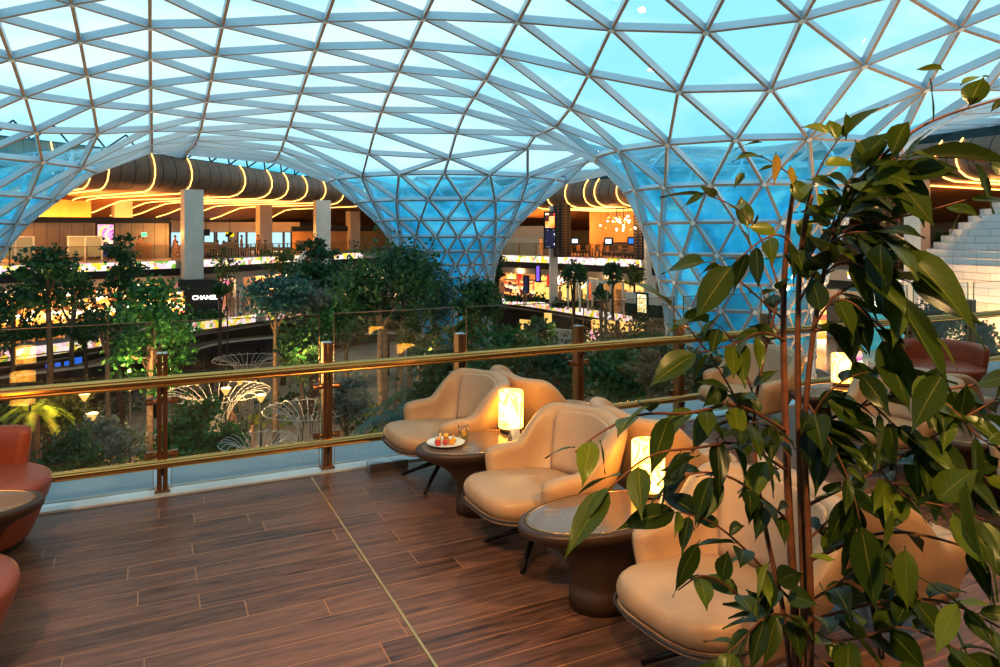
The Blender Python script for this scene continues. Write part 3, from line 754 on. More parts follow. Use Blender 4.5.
# ------------------------------------------------------------------ table lamps
def make_lamp(label):
    r = thing('table_lamp', label, 'lamp', group='glowing alabaster table lamps')
    MB().lathe([(0, 0), (.082, 0), (.084, .012), (.07, .03), (.07, .036), (0, .036)], 32).build('base', M['dark_metal'], r, smooth=False)
    MB().lathe([(.0, .037), (.094, .037), (.097, .042), (.097, .31), (.094, .316), (.086, .316), (.084, .31), (.084, .05), (0, .05)], 40).build('shade', M['alabaster'], r, smooth=True)
    return r
ZT = .505
l0 = make_lamp('glowing cylindrical alabaster lamp with marbled veins, nearest the railing')
l0.location = (2.52, 5.02, ZT)
LAMPS = [((2.52, 5.02), 0)]
def lampc(x, y, rz, label): dup(l0, (x, y, ZT), rz, label); LAMPS.append(((x, y), 0))
lampc(2.64, 3.46, 2.1, 'glowing cylindrical lamp with dark slanted veins behind the hanging ficus branch')
lampc(6.28, 5.08, 4.0, 'glowing cylindrical lamp on the far table right of the ficus stems')
lampc(-1.0, 5.05, 5.0, 'glowing cylindrical lamp mirrored in the left glass panel')
lampc(-1.2, 3.35, 1.0, 'glowing cylindrical lamp on the nearest left table')
def plight(name, loc, col, w, r=.05):
    l = bpy.data.lights.new(name, 'POINT'); l.color = col; l.energy = w; l.shadow_soft_size = r
    o = bpy.data.objects.new(name, l); COL.objects.link(o); o.location = loc; return o

# ------------------------------------------------------------------ on the first table: plate, food, glass, cards
PX, PY = 1.94, 4.92
r = thing('plate', 'white round plate with small bites of fruit on the first table', 'plate', (PX, PY, .5045)); r.scale = (1.3, 1.3, 1.3)
MB().lathe([(0, 0), (.06, 0), (.075, .004), (.105, .014), (.107, .017), (.10, .016), (.07, .008), (0, .006)], 40).build('dish', M['porcelain'], r, smooth=True)
FC = {'orange': (.85, .32, .03), 'red': (.55, .06, .02), 'gold': (.80, .48, .10), 'green': (.35, .45, .06), 'cream': (.85, .72, .48)}
FM = {k: mat('fruit_' + k, c, .35, var=.25, scale=60) for k, c in FC.items()}
spots = [(-.04, .02, 'orange', 'ball', 'orange fruit ball at the back of the plate'), (.015, .035, 'gold', 'cube', 'golden fruit cube at the middle of the plate'),
         (-.015, -.03, 'red', 'ball', 'dark red berry at the front of the plate'), (.045, -.005, 'gold', 'ball', 'golden berry on the side of the plate by the tumbler'),
         (-.055, -.02, 'red', 'cube', 'red jelly cube at the left rim of the plate'), (.02, -.035, 'orange', 'cube', 'orange fruit cube at the front of the plate'), (0, .0, 'gold', 'ball', 'topmost golden fruit ball of the little pile')]
for i, (x, y, c, sh, lb) in enumerate(spots):
    mb = MB(); z = .018 if i < 6 else .045
    if sh == 'ball': mb.ball((0, 0, 0), .021, 12, sc=(1, 1, .92))
    else: mb.box((0, 0, 0), (.036, .034, .034))
    o = mb.build('fruit_ball' if sh == 'ball' else 'fruit_cube', FM[c], None, smooth=(sh == 'ball')); o.location = (PX + x * 1.3, PY + y * 1.3, .507 + z * 1.3 + .004); tag(o, lb, 'fruit', 'fruit bites on the plate')
    if sh != 'ball': bevel(o, .004)
mb = MB(); mb.lathe([(0, 0), (.012, 0), (.009, .05), (.003, .062), (0, .063)], 12); o = mb.build('wafer_roll', FM['cream'], None, smooth=True); o.location = (PX - .02, PY + .06, .514); tag(o, 'pale upright wafer roll standing among the fruit bites', 'pastry')
g = thing('tumbler', 'clear water tumbler with a slice of lemon beside the plate', 'glass', (2.10, 4.97, .5045)); g.scale = (1.15, 1.15, 1.15)
MB().lathe([(0, 0), (.026, 0), (.033, .02), (.036, .06), (.034, .10), (.0325, .10), (.034, .06), (.031, .022), (.024, .008), (0, .008)], 28).build('glass_body', M['tumbler'], g, smooth=True)
MB().lathe([(0, .0085), (.024, .0085), (.0305, .022), (.0335, .058), (0, .058)], 28).build('water', M['water'], g, smooth=True)
mb = MB(); mb.lathe([(0, -.003), (.022, -.003), (.022, .003), (0, .003)], 20); o = mb.build('lemon_slice', FM['gold'], g); o.location = (.003, 0, .045); o.rotation_euler = (1.2, .3, .5)
def card(x, y, rz, label):
    mb = MB(); mb.add([(-.045, -.03, 0), (.045, -.03, 0), (.045, 0, .085), (-.045, 0, .085), (-.045, .03, 0), (.045, .03, 0)], [(0, 1, 2, 3), (3, 2, 5, 4)]); o = mb.build('tent_card', M['card']); o.location = (x, y, .505); o.rotation_euler[2] = rz
    m = o.modifiers.new('t', 'SOLIDIFY'); m.thickness = .002; tag(o, label, 'card', 'white tent cards')
card(2.44, 4.80, .3, 'small white tent card at the foot of the first lamp')
card(2.58, 3.24, 1.0, 'white tent card standing on the second table near the ficus')
o = MB(); o.box((0, 0, .035), (.34, .13, .07)); o.box((-.09, 0, .0715), (.10, .09, .004)); o.box((.09, 0, .0715), (.10, .09, .004)); o = o.build('outlet_box', M['steel']); o.location = (1.86, 6.10, .0); bevel(o, .006); tag(o, 'flat steel floor box at the foot of the railing behind the first chair', 'box')

# ------------------------------------------------------------------ russet tub chairs
def make_tub(label):
    r = thing('tub_chair', label, 'chair', group='russet leather tub chairs')
    MB().lathe([(0, .03), (.34, .03), (.37, .06), (.42, .18), (.475, .32), (.49, .38), (.485, .41), (.45, .43), (.30, .437), (0, .44)], 56).build('seat', M['red_leather'], r, smooth=True)
    rows = []; n = 50; a0 = radians(112)
    for k in range(n + 1):
        f = k / n; a = pi - a0 + 2 * a0 * f; e = min(f, 1 - f) * 2 * a0 * .43; q = sqrt(max(0, 1 - (1 - min(1, e / .09)) ** 2)) if e < .09 else 1
        th = .12 * max(.03, q); zt = .40 + .28 * (.84 + .16 * q); prof = []
        def P(o, z): rr = .435 + o + .05 * (z - .4) / .36; return V((rr * cos(a), rr * sin(a), z))
        for j in range(5): prof.append(P(th / 2, .34 + (zt - th / 2 - .34) * j / 4))
        for j in range(1, 6): prof.append(P(th / 2 * cos(pi * j / 6), zt - th / 2 + th / 2 * sin(pi * j / 6)))
        for j in range(5): prof.append(P(-th / 2, zt - th / 2 + (.40 - zt + th / 2) * j / 4))
        rows.append(prof)
    mb = MB().grid(rows); k = len(rows[0]); mb.f.append(tuple(range(k))); mb.m.append(0); b0 = n * k; mb.f.append(tuple(b0 + j for j in range(k - 1, -1, -1))); mb.m.append(0)
    mb.build('backrest', M['red_leather'], r, smooth=True)
    MB().lathe([(0, 0), (.33, 0), (.33, .035), (0, .035)], 40).build('plinth', M['black'], r)
    return r
s0 = make_tub('russet leather tub chair against the railing at the left edge')
s0.location = (-1.08, 5.72, 0); s0.rotation_euler[2] = radians(-22)
dup(s0, (-1.05, 4.12, 0), radians(10), 'russet leather tub chair nearest the camera, only its rim inside the picture')
dup(s0, (8.75, 5.68, 0), radians(228), 'russet leather tub chair against the railing, right of the ficus')
# ------------------------------------------------------------------ garden trees
LM = {
    'dark': leafmat('dark_green_leaves', [(.3, (0.011, 0.049, 0.020)), (.5, (0.028, 0.105, 0.031)), (.7, (0.070, 0.168, 0.042))]),
    'bright': leafmat('bright_green_leaves', [(.3, (0.017, 0.098, 0.025)), (.5, (0.042, 0.182, 0.042)), (.7, (0.098, 0.266, 0.056))]),
    'blue': leafmat('blue_green_leaves', [(.3, (0.021, 0.084, 0.077)), (.5, (0.042, 0.154, 0.140)), (.7, (0.098, 0.238, 0.196))]),
    'olive': leafmat('olive_leaves', [(.3, (0.042, 0.070, 0.014)), (.5, (0.112, 0.154, 0.028)), (.7, (0.280, 0.280, 0.056))]),
    'grey': leafmat('grey_green_leaves', [(.3, (0.070, 0.098, 0.084)), (.5, (0.168, 0.210, 0.168)), (.7, (0.308, 0.350, 0.294))]),
    'yellow': leafmat('yellow_green_leaves', [(.3, (0.112, 0.196, 0.014)), (.5, (0.308, 0.392, 0.028)), (.7, (0.588, 0.532, 0.070))]),
    'brown': leafmat('dry_brown_leaves', [(.3, (0.098, 0.056, 0.021)), (.5, (0.224, 0.140, 0.056)), (.7, (0.364, 0.238, 0.098))]),
}
def leaf_quad(mb, p, s, rr, up=.6):
    n = V((rr.gauss(0, 1), rr.gauss(0, 1), rr.gauss(up, .8))).normalized(); a = n.cross(V((rr.gauss(0, 1), rr.gauss(0, 1), rr.gauss(0, 1)))).normalized(); b = n.cross(a)
    w = s * .42; mb.add([p - a * s * .6, p + b * w - n * s * .1, p + a * s * .6, p - b * w - n * s * .1], [(0, 1, 2, 3)])
def crown_mesh(kind, rx, rz, n, ls, seed):
    rr = random.Random(seed); mb = MB(); cl = []
    if kind == 'round':
        for _ in range(34):
            d = V((rr.gauss(0, 1), rr.gauss(0, 1), rr.gauss(.15, .8))).normalized() * rr.uniform(.55, .92); cl.append((d, rr.uniform(.16, .30)))
    elif kind == 'layer':
        for _ in range(30):
            z = rr.choice((-.75, -.3, .1, .45, .8)); m = (1 - abs(z + .1) * .55); a = rr.uniform(0, 2 * pi); q = m * sqrt(rr.uniform(.05, .9)); cl.append((V((q * cos(a), q * sin(a), z + rr.gauss(0, .05))), rr.uniform(.14, .24)))
    elif kind == 'airy':
        for _ in range(26):
            d = V((rr.gauss(0, 1), rr.gauss(0, 1), rr.gauss(0, 1))).normalized() * rr.uniform(.35, 1); cl.append((d, rr.uniform(.08, .18)))
    elif kind == 'dome':
        for _ in range(46):
            d = V((rr.gauss(0, 1), rr.gauss(0, 1), abs(rr.gauss(.1, 1)))).normalized() * rr.uniform(.7, .95); d.z = d.z * 2 - 1; cl.append((d, rr.uniform(.14, .24)))
    for i in range(n):
        c, r = cl[i % len(cl)]; fl = .55 if kind == 'layer' else .9
        p = V((c.x + rr.gauss(0, r), c.y + rr.gauss(0, r), c.z + rr.gauss(0, r * fl))); leaf_quad(mb, V((p.x * rx, p.y * rx, p.z * rz)), ls * rr.uniform(.6, 1.25), rr)
    return mb, cl
def tree(name, px, yt, yb, hw, d, kind, leaf, label, n=1100, ls=.30, bark='bark', cat='tree', group=None, base=GZ, trunk=True, stems=1, lean=0, tr=None):
    n = int(n * (1.7 if px > 140 else 1.25)); ls *= .72; seed = int(px * 7 + yt * 13 + d); rr = random.Random(seed); top, bot = at(px, yt, d), at(px, yb, d); rx = hw * d / FPX; rz = (top.z - bot.z) / 2
    cz = (top.z + bot.z) / 2 - base; t = thing(name, label, cat, (top.x, top.y, base), 0, group)
    mb, cl = crown_mesh(kind, rx, rz, n, ls, seed); o = mb.build('crown', LM[leaf], t, clean=False); o.location = (0, 0, cz)
    if trunk:
        tr = tr or (.05 + .012 * (cz + rz))
        for s in range(stems):
            a = rr.uniform(0, 6.28); off = .35 * s * V((cos(a), sin(a), 0)); b0 = off * .7; lv = V((lean, 0, 0))
            top_p = V((off.x * 1.6, off.y * 1.6, cz + rz * .3)); mid = (b0 + top_p) / 2 + V((rr.gauss(0, .12), rr.gauss(0, .12), 0))
            mb = MB(); mb.tube([b0 - V((0, 0, .05)), b0.lerp(mid, .5), mid, mid.lerp(top_p, .5), top_p], [tr * 1.3, tr, tr * .85, tr * .7, tr * .4], 7)
            k = 0
            for c, r in cl[::6]:
                e = V((c.x * rx * .85, c.y * rx * .85, cz + c.z * rz * .85)); st = mid.lerp(top_p, rr.uniform(.2, .9)); mb.tube([st, st.lerp(e, .5) + V((0, 0, -.1)), e], [tr * .45, tr * .3, tr * .12], 5); k += 1
            mb.build('trunk', M[bark], t, smooth=True)
    return t
# tall thin trees at the left
tree('garden_tree', 47, 248, 306, 33, 33.5, 'layer', 'dark', 'tall dark umbrella-crowned tree in front of the frosted booths', 1300, .30, 'bark_dark')
tree('garden_tree', 14, 278, 352, 30, 34, 'airy', 'dark', 'dark airy tree at the left end of the lower LED band', 1000, .28, 'bark_dark')
tree('garden_tree', 74, 270, 322, 30, 40, 'layer', 'dark', 'dark tree with spreading layers before the golden shop windows', 1000, .28, 'bark')
tree('garden_tree', 122, 233, 290, 19, 38, 'layer', 'dark', 'tallest slender tree standing in front of the pink advert screen', 900, .28, 'bark_dark')
tree('garden_tree', 108, 290, 345, 30, 37, 'layer', 'dark', 'mid-height dark tree just right of the golden shops', 900, .28, 'bark')
tree('garden_tree', 84, 318, 350, 14, 38, 'airy', 'dark', 'small loose tree in front of the lower LED band', 400, .25, 'bark_dark')
tree('garden_tree', 148, 284, 392, 42, 33, 'layer', 'bright', 'bright green spreading tree with two pale legs, right behind the first railing post', 2200, .30, 'bark', stems=2)
tree('garden_tree', 221, 283, 296, 8, 45, 'round', 'dark', 'small dark tree above the lit letters of the black shop front', 300, .3, 'bark_dark')
tree('garden_tree', 225, 246, 292, 12, 44, 'airy', 'olive', 'slim airy sapling in front of the seated crowd', 220, .24, 'bark_dark', tr=.05)
tree('garden_tree', 276, 276, 316, 27, 36, 'round', 'blue', 'blue-green round-headed tree on a straight pale trunk', 1300, .28, 'bark')
tree('garden_tree', 318, 238, 276, 20, 46, 'airy', 'dark', 'airy tree in front of the white column right of the crowd', 520, .28, 'bark_dark')
tree('garden_tree', 283, 246, 276, 22, 50, 'airy', 'olive', 'thin olive-leaved tree before the tan upstairs wall', 420, .28, 'bark_dark')
tree('garden_tree', 318, 262, 300, 37, 42, 'round', 'dark', 'dense dark tree with a broad dome below the escalator', 1700, .32, 'bark_dark')
tree('garden_tree', 312, 284, 318, 28, 38, 'round', 'grey', 'grey-green bushy tree below the dense dark dome', 1100, .28, 'bark_dark')
tree('garden_tree', 385, 240, 330, 47, 36, 'round', 'dark', 'biggest tree in the middle of the garden with several trunks', 2600, .32, 'bark', stems=3)
tree('garden_tree', 345, 300, 345, 30, 37, 'round', 'bright', 'bright green low tree left of the biggest tree', 1000, .30, 'bark')
tree('garden_tree', 410, 240, 296, 32, 44, 'airy', 'blue', 'blue-green airy tree in front of the blue glass funnel', 800, .30, 'bark')
tree('garden_tree', 435, 266, 322, 26, 40, 'round', 'blue', 'blue-green leafy tree at the right shoulder of the biggest tree', 1200, .28, 'bark')
tree('garden_tree', 477, 282, 322, 27, 36, 'round', 'dark', 'dark bushy tree at the foot of the blue glass funnel', 1300, .28, 'bark_dark')
tree('garden_tree', 497, 254, 284, 10, 55, 'airy', 'dark', 'thin dark tree in front of the red shop at the funnel edge', 260, .3, 'bark_dark')
tree('garden_tree', 575, 262, 285, 13, 52, 'round', 'dark', 'dark twin-headed tree before the orange shop', 420, .3, 'bark_dark')
tree('garden_tree', 613, 264, 284, 10, 50, 'layer', 'dark', 'slender dark green tree beside the white pergola', 360, .28, 'bark_dark', base=LZ)
tree('garden_tree', 634, 262, 287, 11, 51, 'airy', 'olive', 'olive tree in front of the amber shop window', 330, .28, 'bark_dark', base=LZ)
tree('garden_tree', 602, 284, 303, 10, 46, 'airy', 'dark', 'young thin double-stemmed tree in front of the lower LED band', 260, .26, 'bark', stems=2)
# nearer, lower masses
tree('garden_shrub', 203, 398, 456, 36, 24, 'dome', 'bright', 'large bright green dome-shaped shrub beside the wire sculptures', 2600, .22, 'bark', cat='shrub')
tree('garden_shrub', 345, 374, 424, 24, 27, 'round', 'grey', 'silvery grey-leaved small tree right of the second railing post', 1300, .2, 'bark_dark', cat='shrub')
tree('garden_shrub', 104, 420, 472, 34, 24, 'round', 'grey', 'grey-green large shrub near the russet tub chair', 1300, .2, 'bark_dark', cat='shrub')
tree('garden_shrub', 72, 432, 486, 28, 22, 'round', 'dark', 'dark rounded shrub right of the russet tub chair', 1300, .2, 'bark_dark', cat='shrub')
tree('garden_shrub', 60, 388, 420, 34, 33, 'dome', 'olive', 'olive shrub between the two leftmost lantern posts', 1100, .24, 'bark_dark', cat='shrub')
tree('garden_shrub', 20, 398, 432, 36, 32, 'dome', 'dark', 'dark shrub behind the leftmost lantern post', 1100, .24, 'bark_dark', cat='shrub')
tree('garden_tree', 505, 330, 392, 36, 24, 'round', 'bright', 'leafy green tree behind the railing above the first lamp', 2000, .24, 'bark_dark')
tree('garden_tree', 447, 338, 400, 34, 25, 'round', 'dark', 'dark leafy tree behind the first cream chair', 1800, .24, 'bark_dark')
tree('garden_tree', 551, 346, 420, 32, 22, 'round', 'dark', 'dark leafy tree left of the railing post beyond the turned chair', 1700, .22, 'bark_dark')
tree('garden_tree', 618, 350, 398, 34, 24, 'round', 'bright', 'leafy green tree right of the railing post beyond the turned chair', 1600, .24, 'bark_dark')
tree('garden_tree', 662, 352, 400, 28, 22, 'airy', 'brown', 'brownish thinning tree near the big glass funnel', 1000, .2, 'bark')
tree('garden_tree', 650, 330, 372, 24, 30, 'round', 'dark', 'deep green tree in front of the brown planting bed', 900, .26, 'bark_dark')
tree('garden_tree', 700, 352, 420, 30, 24, 'round', 'dark', 'shaded tree below the big glass funnel', 1200, .26, 'bark_dark')
tree('garden_tree', 420, 318, 362, 26, 33, 'airy', 'olive', 'olive airy tree right of the tall pale trunks', 700, .26, 'bark')
tree('garden_tree', 300, 322, 380, 24, 34, 'round', 'dark', 'shaded tree between the two glass panel edges', 900, .26, 'bark_dark')
tree('garden_tree', 538, 320, 352, 18, 33, 'round', 'dark', 'dark tree in front of the brown lower wall', 800, .26, 'bark_dark')
tree('garden_tree', 470, 314, 346, 22, 31, 'airy', 'olive', 'yellowish airy tree at the gap between two glass panels', 700, .26, 'bark')
# fern-like cycad
def cycad(px, py, d, L, label, leaf='bright', n=16):
    p = at(px, py, d); t = thing('cycad', label, 'plant', (p.x, p.y, GZ), 0); h = p.z - GZ; mb = MB()
    MB().tube([(0, 0, -.05), (0, 0, h)], [.22, .16], 8).build('trunk', M['bark_dark'], t, smooth=True)
    for k in range(n):
        a = 2 * pi * k / n + .2 * (k % 3); up = .5 + .5 * (k % 3) / 2; pts = [V((cos(a) * L * f, sin(a) * L * f, h + L * (up * f - 1.0 * f * f))) for f in (0, .25, .5, .75, 1)]
        side = V((-sin(a), cos(a), 0))
        for i in range(4):
            for j in range(6):
                q = pts[i].lerp(pts[i + 1], j / 6)
                for sg in (-1, 1): mb.add([q, q + side * sg * L * .17 + V((0, 0, -.05)) + (pts[i + 1] - pts[i]) * .3, q + (pts[i + 1] - pts[i]) * .14], [(0, 1, 2)])
    mb.build('fronds', LM[leaf], t, clean=False)
cycad(403, 424, 21, 1.7, 'low cycad with drooping feathery fronds left of the first cream chair', 'blue')
cycad(420, 398, 25, 1.6, 'feathery fronds of a taller cycad behind the first cream chair', 'dark')
cycad(35, 412, 30, 1.5, 'yellow-green tree fern between the lanterns and the russet tub chair', 'yellow', 14)
# ground cover nobody could count
rr = random.Random(5); mb = MB(); mb2 = MB()
for i in range(15000):
    px = rr.uniform(-60, 760); d = rr.uniform(17, 47); p = xy(px, d, GZ)
    if sgn_dist(p.x, p.y, LE) > -1 or p.y < 8: continue
    if any((V((p.x - c_.x, p.y - c_.y))).length < 4.2 for c_, *_ in LEGS): continue
    f = sin(p.x * .55 + 1) * cos(p.y * .5 + .6 * sin(p.x * .3)) 
    if f < -.12: continue
    h = rr.uniform(.1, .55 + .75 * max(0, f)); leaf_quad(mb if (sin(p.x * 1.3) + cos(p.y * 1.1)) < .55 else mb2, V((p.x, p.y, GZ + h)), rr.uniform(.18, .36), rr, .9)
tag(mb.build('undergrowth', LM['dark'], clean=False), 'dense dark undergrowth covering the garden beds between the paths', 'plants', kind='stuff')
tag(mb2.build('ground_cover', LM['yellow'], clean=False), 'yellow-green low ground cover in patches along the garden paths', 'plants', kind='stuff')
# planting strip with dry foliage at the end of the lower LED band
c = at(648, 310, 45); c.z = LZ; mb = MB(); rr = random.Random(9)
for i in range(2200): leaf_quad(mb, V((c.x + rr.gauss(0, 2.0), c.y + rr.gauss(0, 2.0), LZ - .8 + abs(rr.gauss(0, .7)))), .22, rr)
tag(mb.build('foliage', LM['brown'], clean=False), 'dry brown foliage spilling over the planter end of the lower band', 'plants', kind='stuff')
t = thing('planter', 'low stone planter under the dry brown foliage', 'planter', (c.x, c.y, 0)); MB().lathe([(0, -5.5), (2.2, -5.5), (2.7, -4.6), (2.7, -4.45), (2.5, -4.45), (2.4, -4.7), (0, -4.7)], 28).build('bowl', M['gal_floor'], t)
# hedges on the lower concourse edge
for px, d, w, lb in ((532, 64, 2.3, 'low green hedge in front of the red-framed shop'), (577, 59.0, 2.0, 'wider low green hedge in front of the orange shop'), (193, 50, 2.6, 'low hedge below the black shop front'), (18, 41, 2.2, 'low hedge above the left end of the lower LED band'), (62, 43.5, 2.2, 'low hedge on the lower gallery edge in front of the golden shops'), (104, 46.5, 2.2, 'low hedge left of the bright green spreading tree')):
    p = xy(px, d, LZ); mb = MB(); rr = random.Random(px)
    for i in range(500): leaf_quad(mb, V((rr.uniform(-1, 1) * w, rr.gauss(0, .3), .15 + abs(rr.gauss(0, .28)))), .25, rr)
    o = mb.build('hedge', LM['dark'], clean=False); o.location = p; o.rotation_euler[2] = -.5 if px > 400 else .6; tag(o, lb, 'hedge')

# ------------------------------------------------------------------ white wire flower sculptures
def wire_flower(px, py, d, rad, label, tilt=0, n=22):
    top = at(px, py, d); h = top.z - GZ; t = thing('wire_sculpture', label, 'sculpture', (top.x, top.y, GZ), 0, 'white wire flower sculptures'); t.rotation_euler[0] = tilt
    for k in range(n):
        a = 2 * pi * k / n; pts = []
        for f in [i / 10 for i in range(11)]:
            q = pi / 2 * max(0, f - .3) / .7; rr_ = .36 - .1 * min(f, .3) + (rad - .36) * (1 - cos(q)) ; z = (h - .9 * rad) * min(1, f / .3) + .9 * rad * sin(q)
            pts.append((rr_ * cos(a), rr_ * sin(a), z))
        # outer lip droops slightly
        pts.append(((rad + .12) * cos(a), (rad + .12) * sin(a), h - .12)); mb = MB(); mb.tube(pts, .017, 5, cap=False); mb.build('wire_rib', M['wire'], t, smooth=True)
    mb = MB()
    for r_, z in ((rad + .12, h - .12), (.45, h * .55), (.36, h * .25)): mb.tube([(r_ * cos(2 * pi * k / 40), r_ * sin(2 * pi * k / 40), z) for k in range(40)], .02, 5, closed=True)
    mb.build('ring', M['wire'], t, smooth=True)
wire_flower(217, 389, 30, 2.0, 'largest white wire flower sculpture, above the green dome shrub')
wire_flower(309, 406, 27, 1.55, 'white wire flower sculpture at the second railing post')
wire_flower(258, 438, 23.5, 1.1, 'lowest white wire flower sculpture, right beside the green dome shrub')
wire_flower(247, 357, 40, 1.7, 'white wire flower sculpture under the curved walkway')

# ------------------------------------------------------------------ lantern posts
def lantern(px, py, d, label):
    p = at(px, py, d); h = p.z - GZ; t = thing('lantern_post', label, 'street lamp', (p.x, p.y, GZ), 0, 'garden lantern posts')
    MB().tube([(0, 0, -.02), (0, 0, .3), (0, 0, h)], [.09, .045, .04], 8).build('pole', M['black'], t, smooth=True)
    MB().lathe([(0, h - .05), (.04, h - .05), (.10, h + .04), (.19, h + .18), (.19, h + .21), (0, h + .22)], 8).build('lantern_head', M['lamp_glow'], t)
    MB().lathe([(0, h + .22), (.21, h + .22), (.20, h + .25), (.05, h + .28), (0, h + .28)], 8).build('lantern_cap', M['frame_white'], t)
    plight('lantern_light', (p.x, p.y, p.z + .9), (1, .62, .24), 230, .2); plight('lantern_light', (p.x + .6, p.y - .6, p.z - .2), (1, .62, .24), 60, .2)
for px, py, d, lb in ((30, 396, 29.5, 'lantern post right above the russet tub chair'), (84.5, 400, 28.5, 'lantern post just left of the person in white'), (92, 420, 26, 'lantern post standing lowest, before the grey-green shrub'),
                      (197, 385, 32, 'lantern post at the left rim of the largest wire flower'), (226, 394, 29, 'lantern post inside the stem of the largest wire flower'), (240, 384, 31.5, 'tall lantern post right of the largest wire flower'),
                      (261, 401, 28.5, 'lantern post between the two larger wire flowers'), (303, 374, 33, 'bright lantern post behind the second railing post'), (430, 370, 33, 'lantern post among the trees behind the first cream chair'), (575, 352, 33, 'lantern post among the trees right of the turned chair'), (130, 390, 31, 'lantern post behind the two pale tree legs')):
    lantern(px, py, d, lb)

# ------------------------------------------------------------------ curved walkways through the trees
def walkway(pts, w, z, label):
    P = Path([(p.x, p.y) for p in pts], .8, 3); t = thing('walkway', label, 'walkway')
    P.strip([(0, z - .55), (0, z), (w, z), (w, z - .55), (0, z - .55)]).build('deck', [M['black']], t)
    P.strip([(.0, z), (.0, z + .14)]).build('kerb', M['column'], t); P.strip([(.05, z + .1), (.05, z + 1.0)]).build('glass_panel', M['gal_glass'], t)
    mb = MB(); mb.tube([P.q(i, .05, z + 1.02) for i in range(len(P.p))], .03, 6); mb.build('handrail', M['bronze'], t)
    for i in range(3, len(P.p) - 2, 9):
        q = P.q(i, w / 2, 0); MB().tube([(q.x, q.y, GZ - .05), (q.x, q.y, z - .5)], .12, 8).build('pillar', M['black'], t, smooth=True)
walkway([xy(-60, 34.0), xy(0, 36.5), xy(60, 38.5), xy(100, 40), xy(130, 43)], 1.6, -5.35, 'straight dark-edged walkway behind the railing at the left')
walkway([xy(170, 41), xy(190, 44.5), xy(215, 47.5), xy(250, 49.5), xy(290, 51), xy(335, 52), xy(440, 53), xy(470, 56)], 1.8, -5.35, 'curved dark-edged walkway crossing behind the blue-green tree')

# ------------------------------------------------------------------ shop units and signs
def frame_box(mb, c, w, h, t, d, rz, mi=0):
    """open rectangular frame in the plane of local x/z"""
    cs, sn = cos(rz), sin(rz)
    for dx, dz, sx, sz in ((-w / 2 + t / 2, h / 2, t, h), (w / 2 - t / 2, h / 2, t, h), (0, h - t / 2, w, t)):
        mb.box((c.x + dx * cs, c.y + dx * sn, c.z + dz), (sx, d, sz), rz, mi)
def text(s, p, size, rz, m, name, parent=None, ext=.03):
    c = bpy.data.curves.new(name, 'FONT'); c.body = s; c.size = size; c.extrude = ext; c.align_x = 'CENTER'; c.align_y = 'CENTER'; c.materials.append(m)
    o = bpy.data.objects.new(name, c); COL.objects.link(o); o.location = p; o.rotation_euler = (pi / 2, 0, rz)
    dg = bpy.context.evaluated_depsgraph_get(); me = bpy.data.meshes.new_from_object(o.evaluated_get(dg)); lo, ro = o.location.copy(), o.rotation_euler.copy(); bpy.data.objects.remove(o)
    o = bpy.data.objects.new(name, me); COL.objects.link(o); o.location = lo; o.rotation_euler = ro; o.parent = parent
    return o
def shop(path, i0, i1, o, z0, h, back, framem, label, depth=2.6, sign=None, counters=2, seed=1):
    a, b = path.q(i0, o, z0), path.q(i1, o, z0); w = (b - a).length; rz = atan2(b.y - a.y, b.x - a.x); r = thing('shop', label, 'shop', (a + b) / 2, rz, None); rr = random.Random(seed)
    mb = MB(); frame_box(mb, V((0, 0, 0)), w, h, .22, .3, 0); mb.build('portal_frame', framem, r)
    n = max(2, int(w / 1.6))
    for k in range(n):
        x = -w / 2 + (k + .5) * w / n; mb = MB(); mb.box((x, depth, h * .5), (w / n * .94, .12, h * .96)); mb.build('display_wall', back if k % 3 else M['shop_gold'] if back is M['shop_red'] else back, r)
    mb = MB(); mb.box((0, depth / 2, h - .08), (w, depth, .1)); mb.build('lit_ceiling', M['glow'], r)
    for sx in (-1, 1): mb = MB(); mb.box((sx * (w / 2 - .05), depth / 2, h / 2), (.1, depth, h)); mb.build('side_wall', M['cream_wall'], r)
    for k in range(counters):
        x = -w / 2 + (k + .5) * w / counters + rr.uniform(-.3, .3); mb = MB(); mb.box((x, .9 + rr.uniform(0, .5), .5), (min(1.3, w / counters * .6), .5, 1.0)); mb.box((x, .9, 1.2), (min(1.0, w / counters * .45), .3, .4)); mb.build('display_counter', rr.choice((back, M['cream_wall'], M['dark'])), r)
    if sign: text(sign[0], (sign[2], -.22, h - .38), sign[1], 0, M['sign_white'], 'sign_letters', r)
    return r
def UPX(px): return UP.near_px(px, 0, i_mid, 4)
for k, (p0, p1, mname, lb) in enumerate(((-70, -8, 'shop_gold', 'golden lit shop at the far left edge below the booths'), (-6, 34, 'shop_gold', 'golden lit shop behind the tall thin trees'), (36, 80, 'shop_gold', 'golden lit shop with a bright upright light'), (82, 128, 'shop_gold', 'golden lit shop behind the slender tree'), (130, 176, 'shop_gold', 'golden lit shop just left of the black shop front'))):
    shop(UP, UPX(p0), UPX(p1), 5, LZ, 2.85, M[mname], M['cream_wall'], lb, seed=k)
shop(UP, UPX(219), UPX(262), 5, LZ, 2.85, M['shop_pink'], M['frame_white'], 'bright pink shop right of the black shop front', seed=9)
shop(UP, UPX(266), UPX(320), 6, LZ, 2.85, M['shop_gold'], M['cream_wall'], 'golden shop behind the blue-green tree', seed=11)
shop(UP, UPX(324), UPX(420), 6, LZ, 2.85, M['shop_gold'], M['cream_wall'], 'golden shop behind the biggest garden tree', seed=12)
def UMX(px): return UP.near_px(px, i_mid, i_rt + 12, 3)
shop(UP, UMX(484), UMX(519), 3, LZ, 2.9, M['shop_red'], M['frame_white'], 'red and yellow shop beside the blue glass funnel', seed=3)
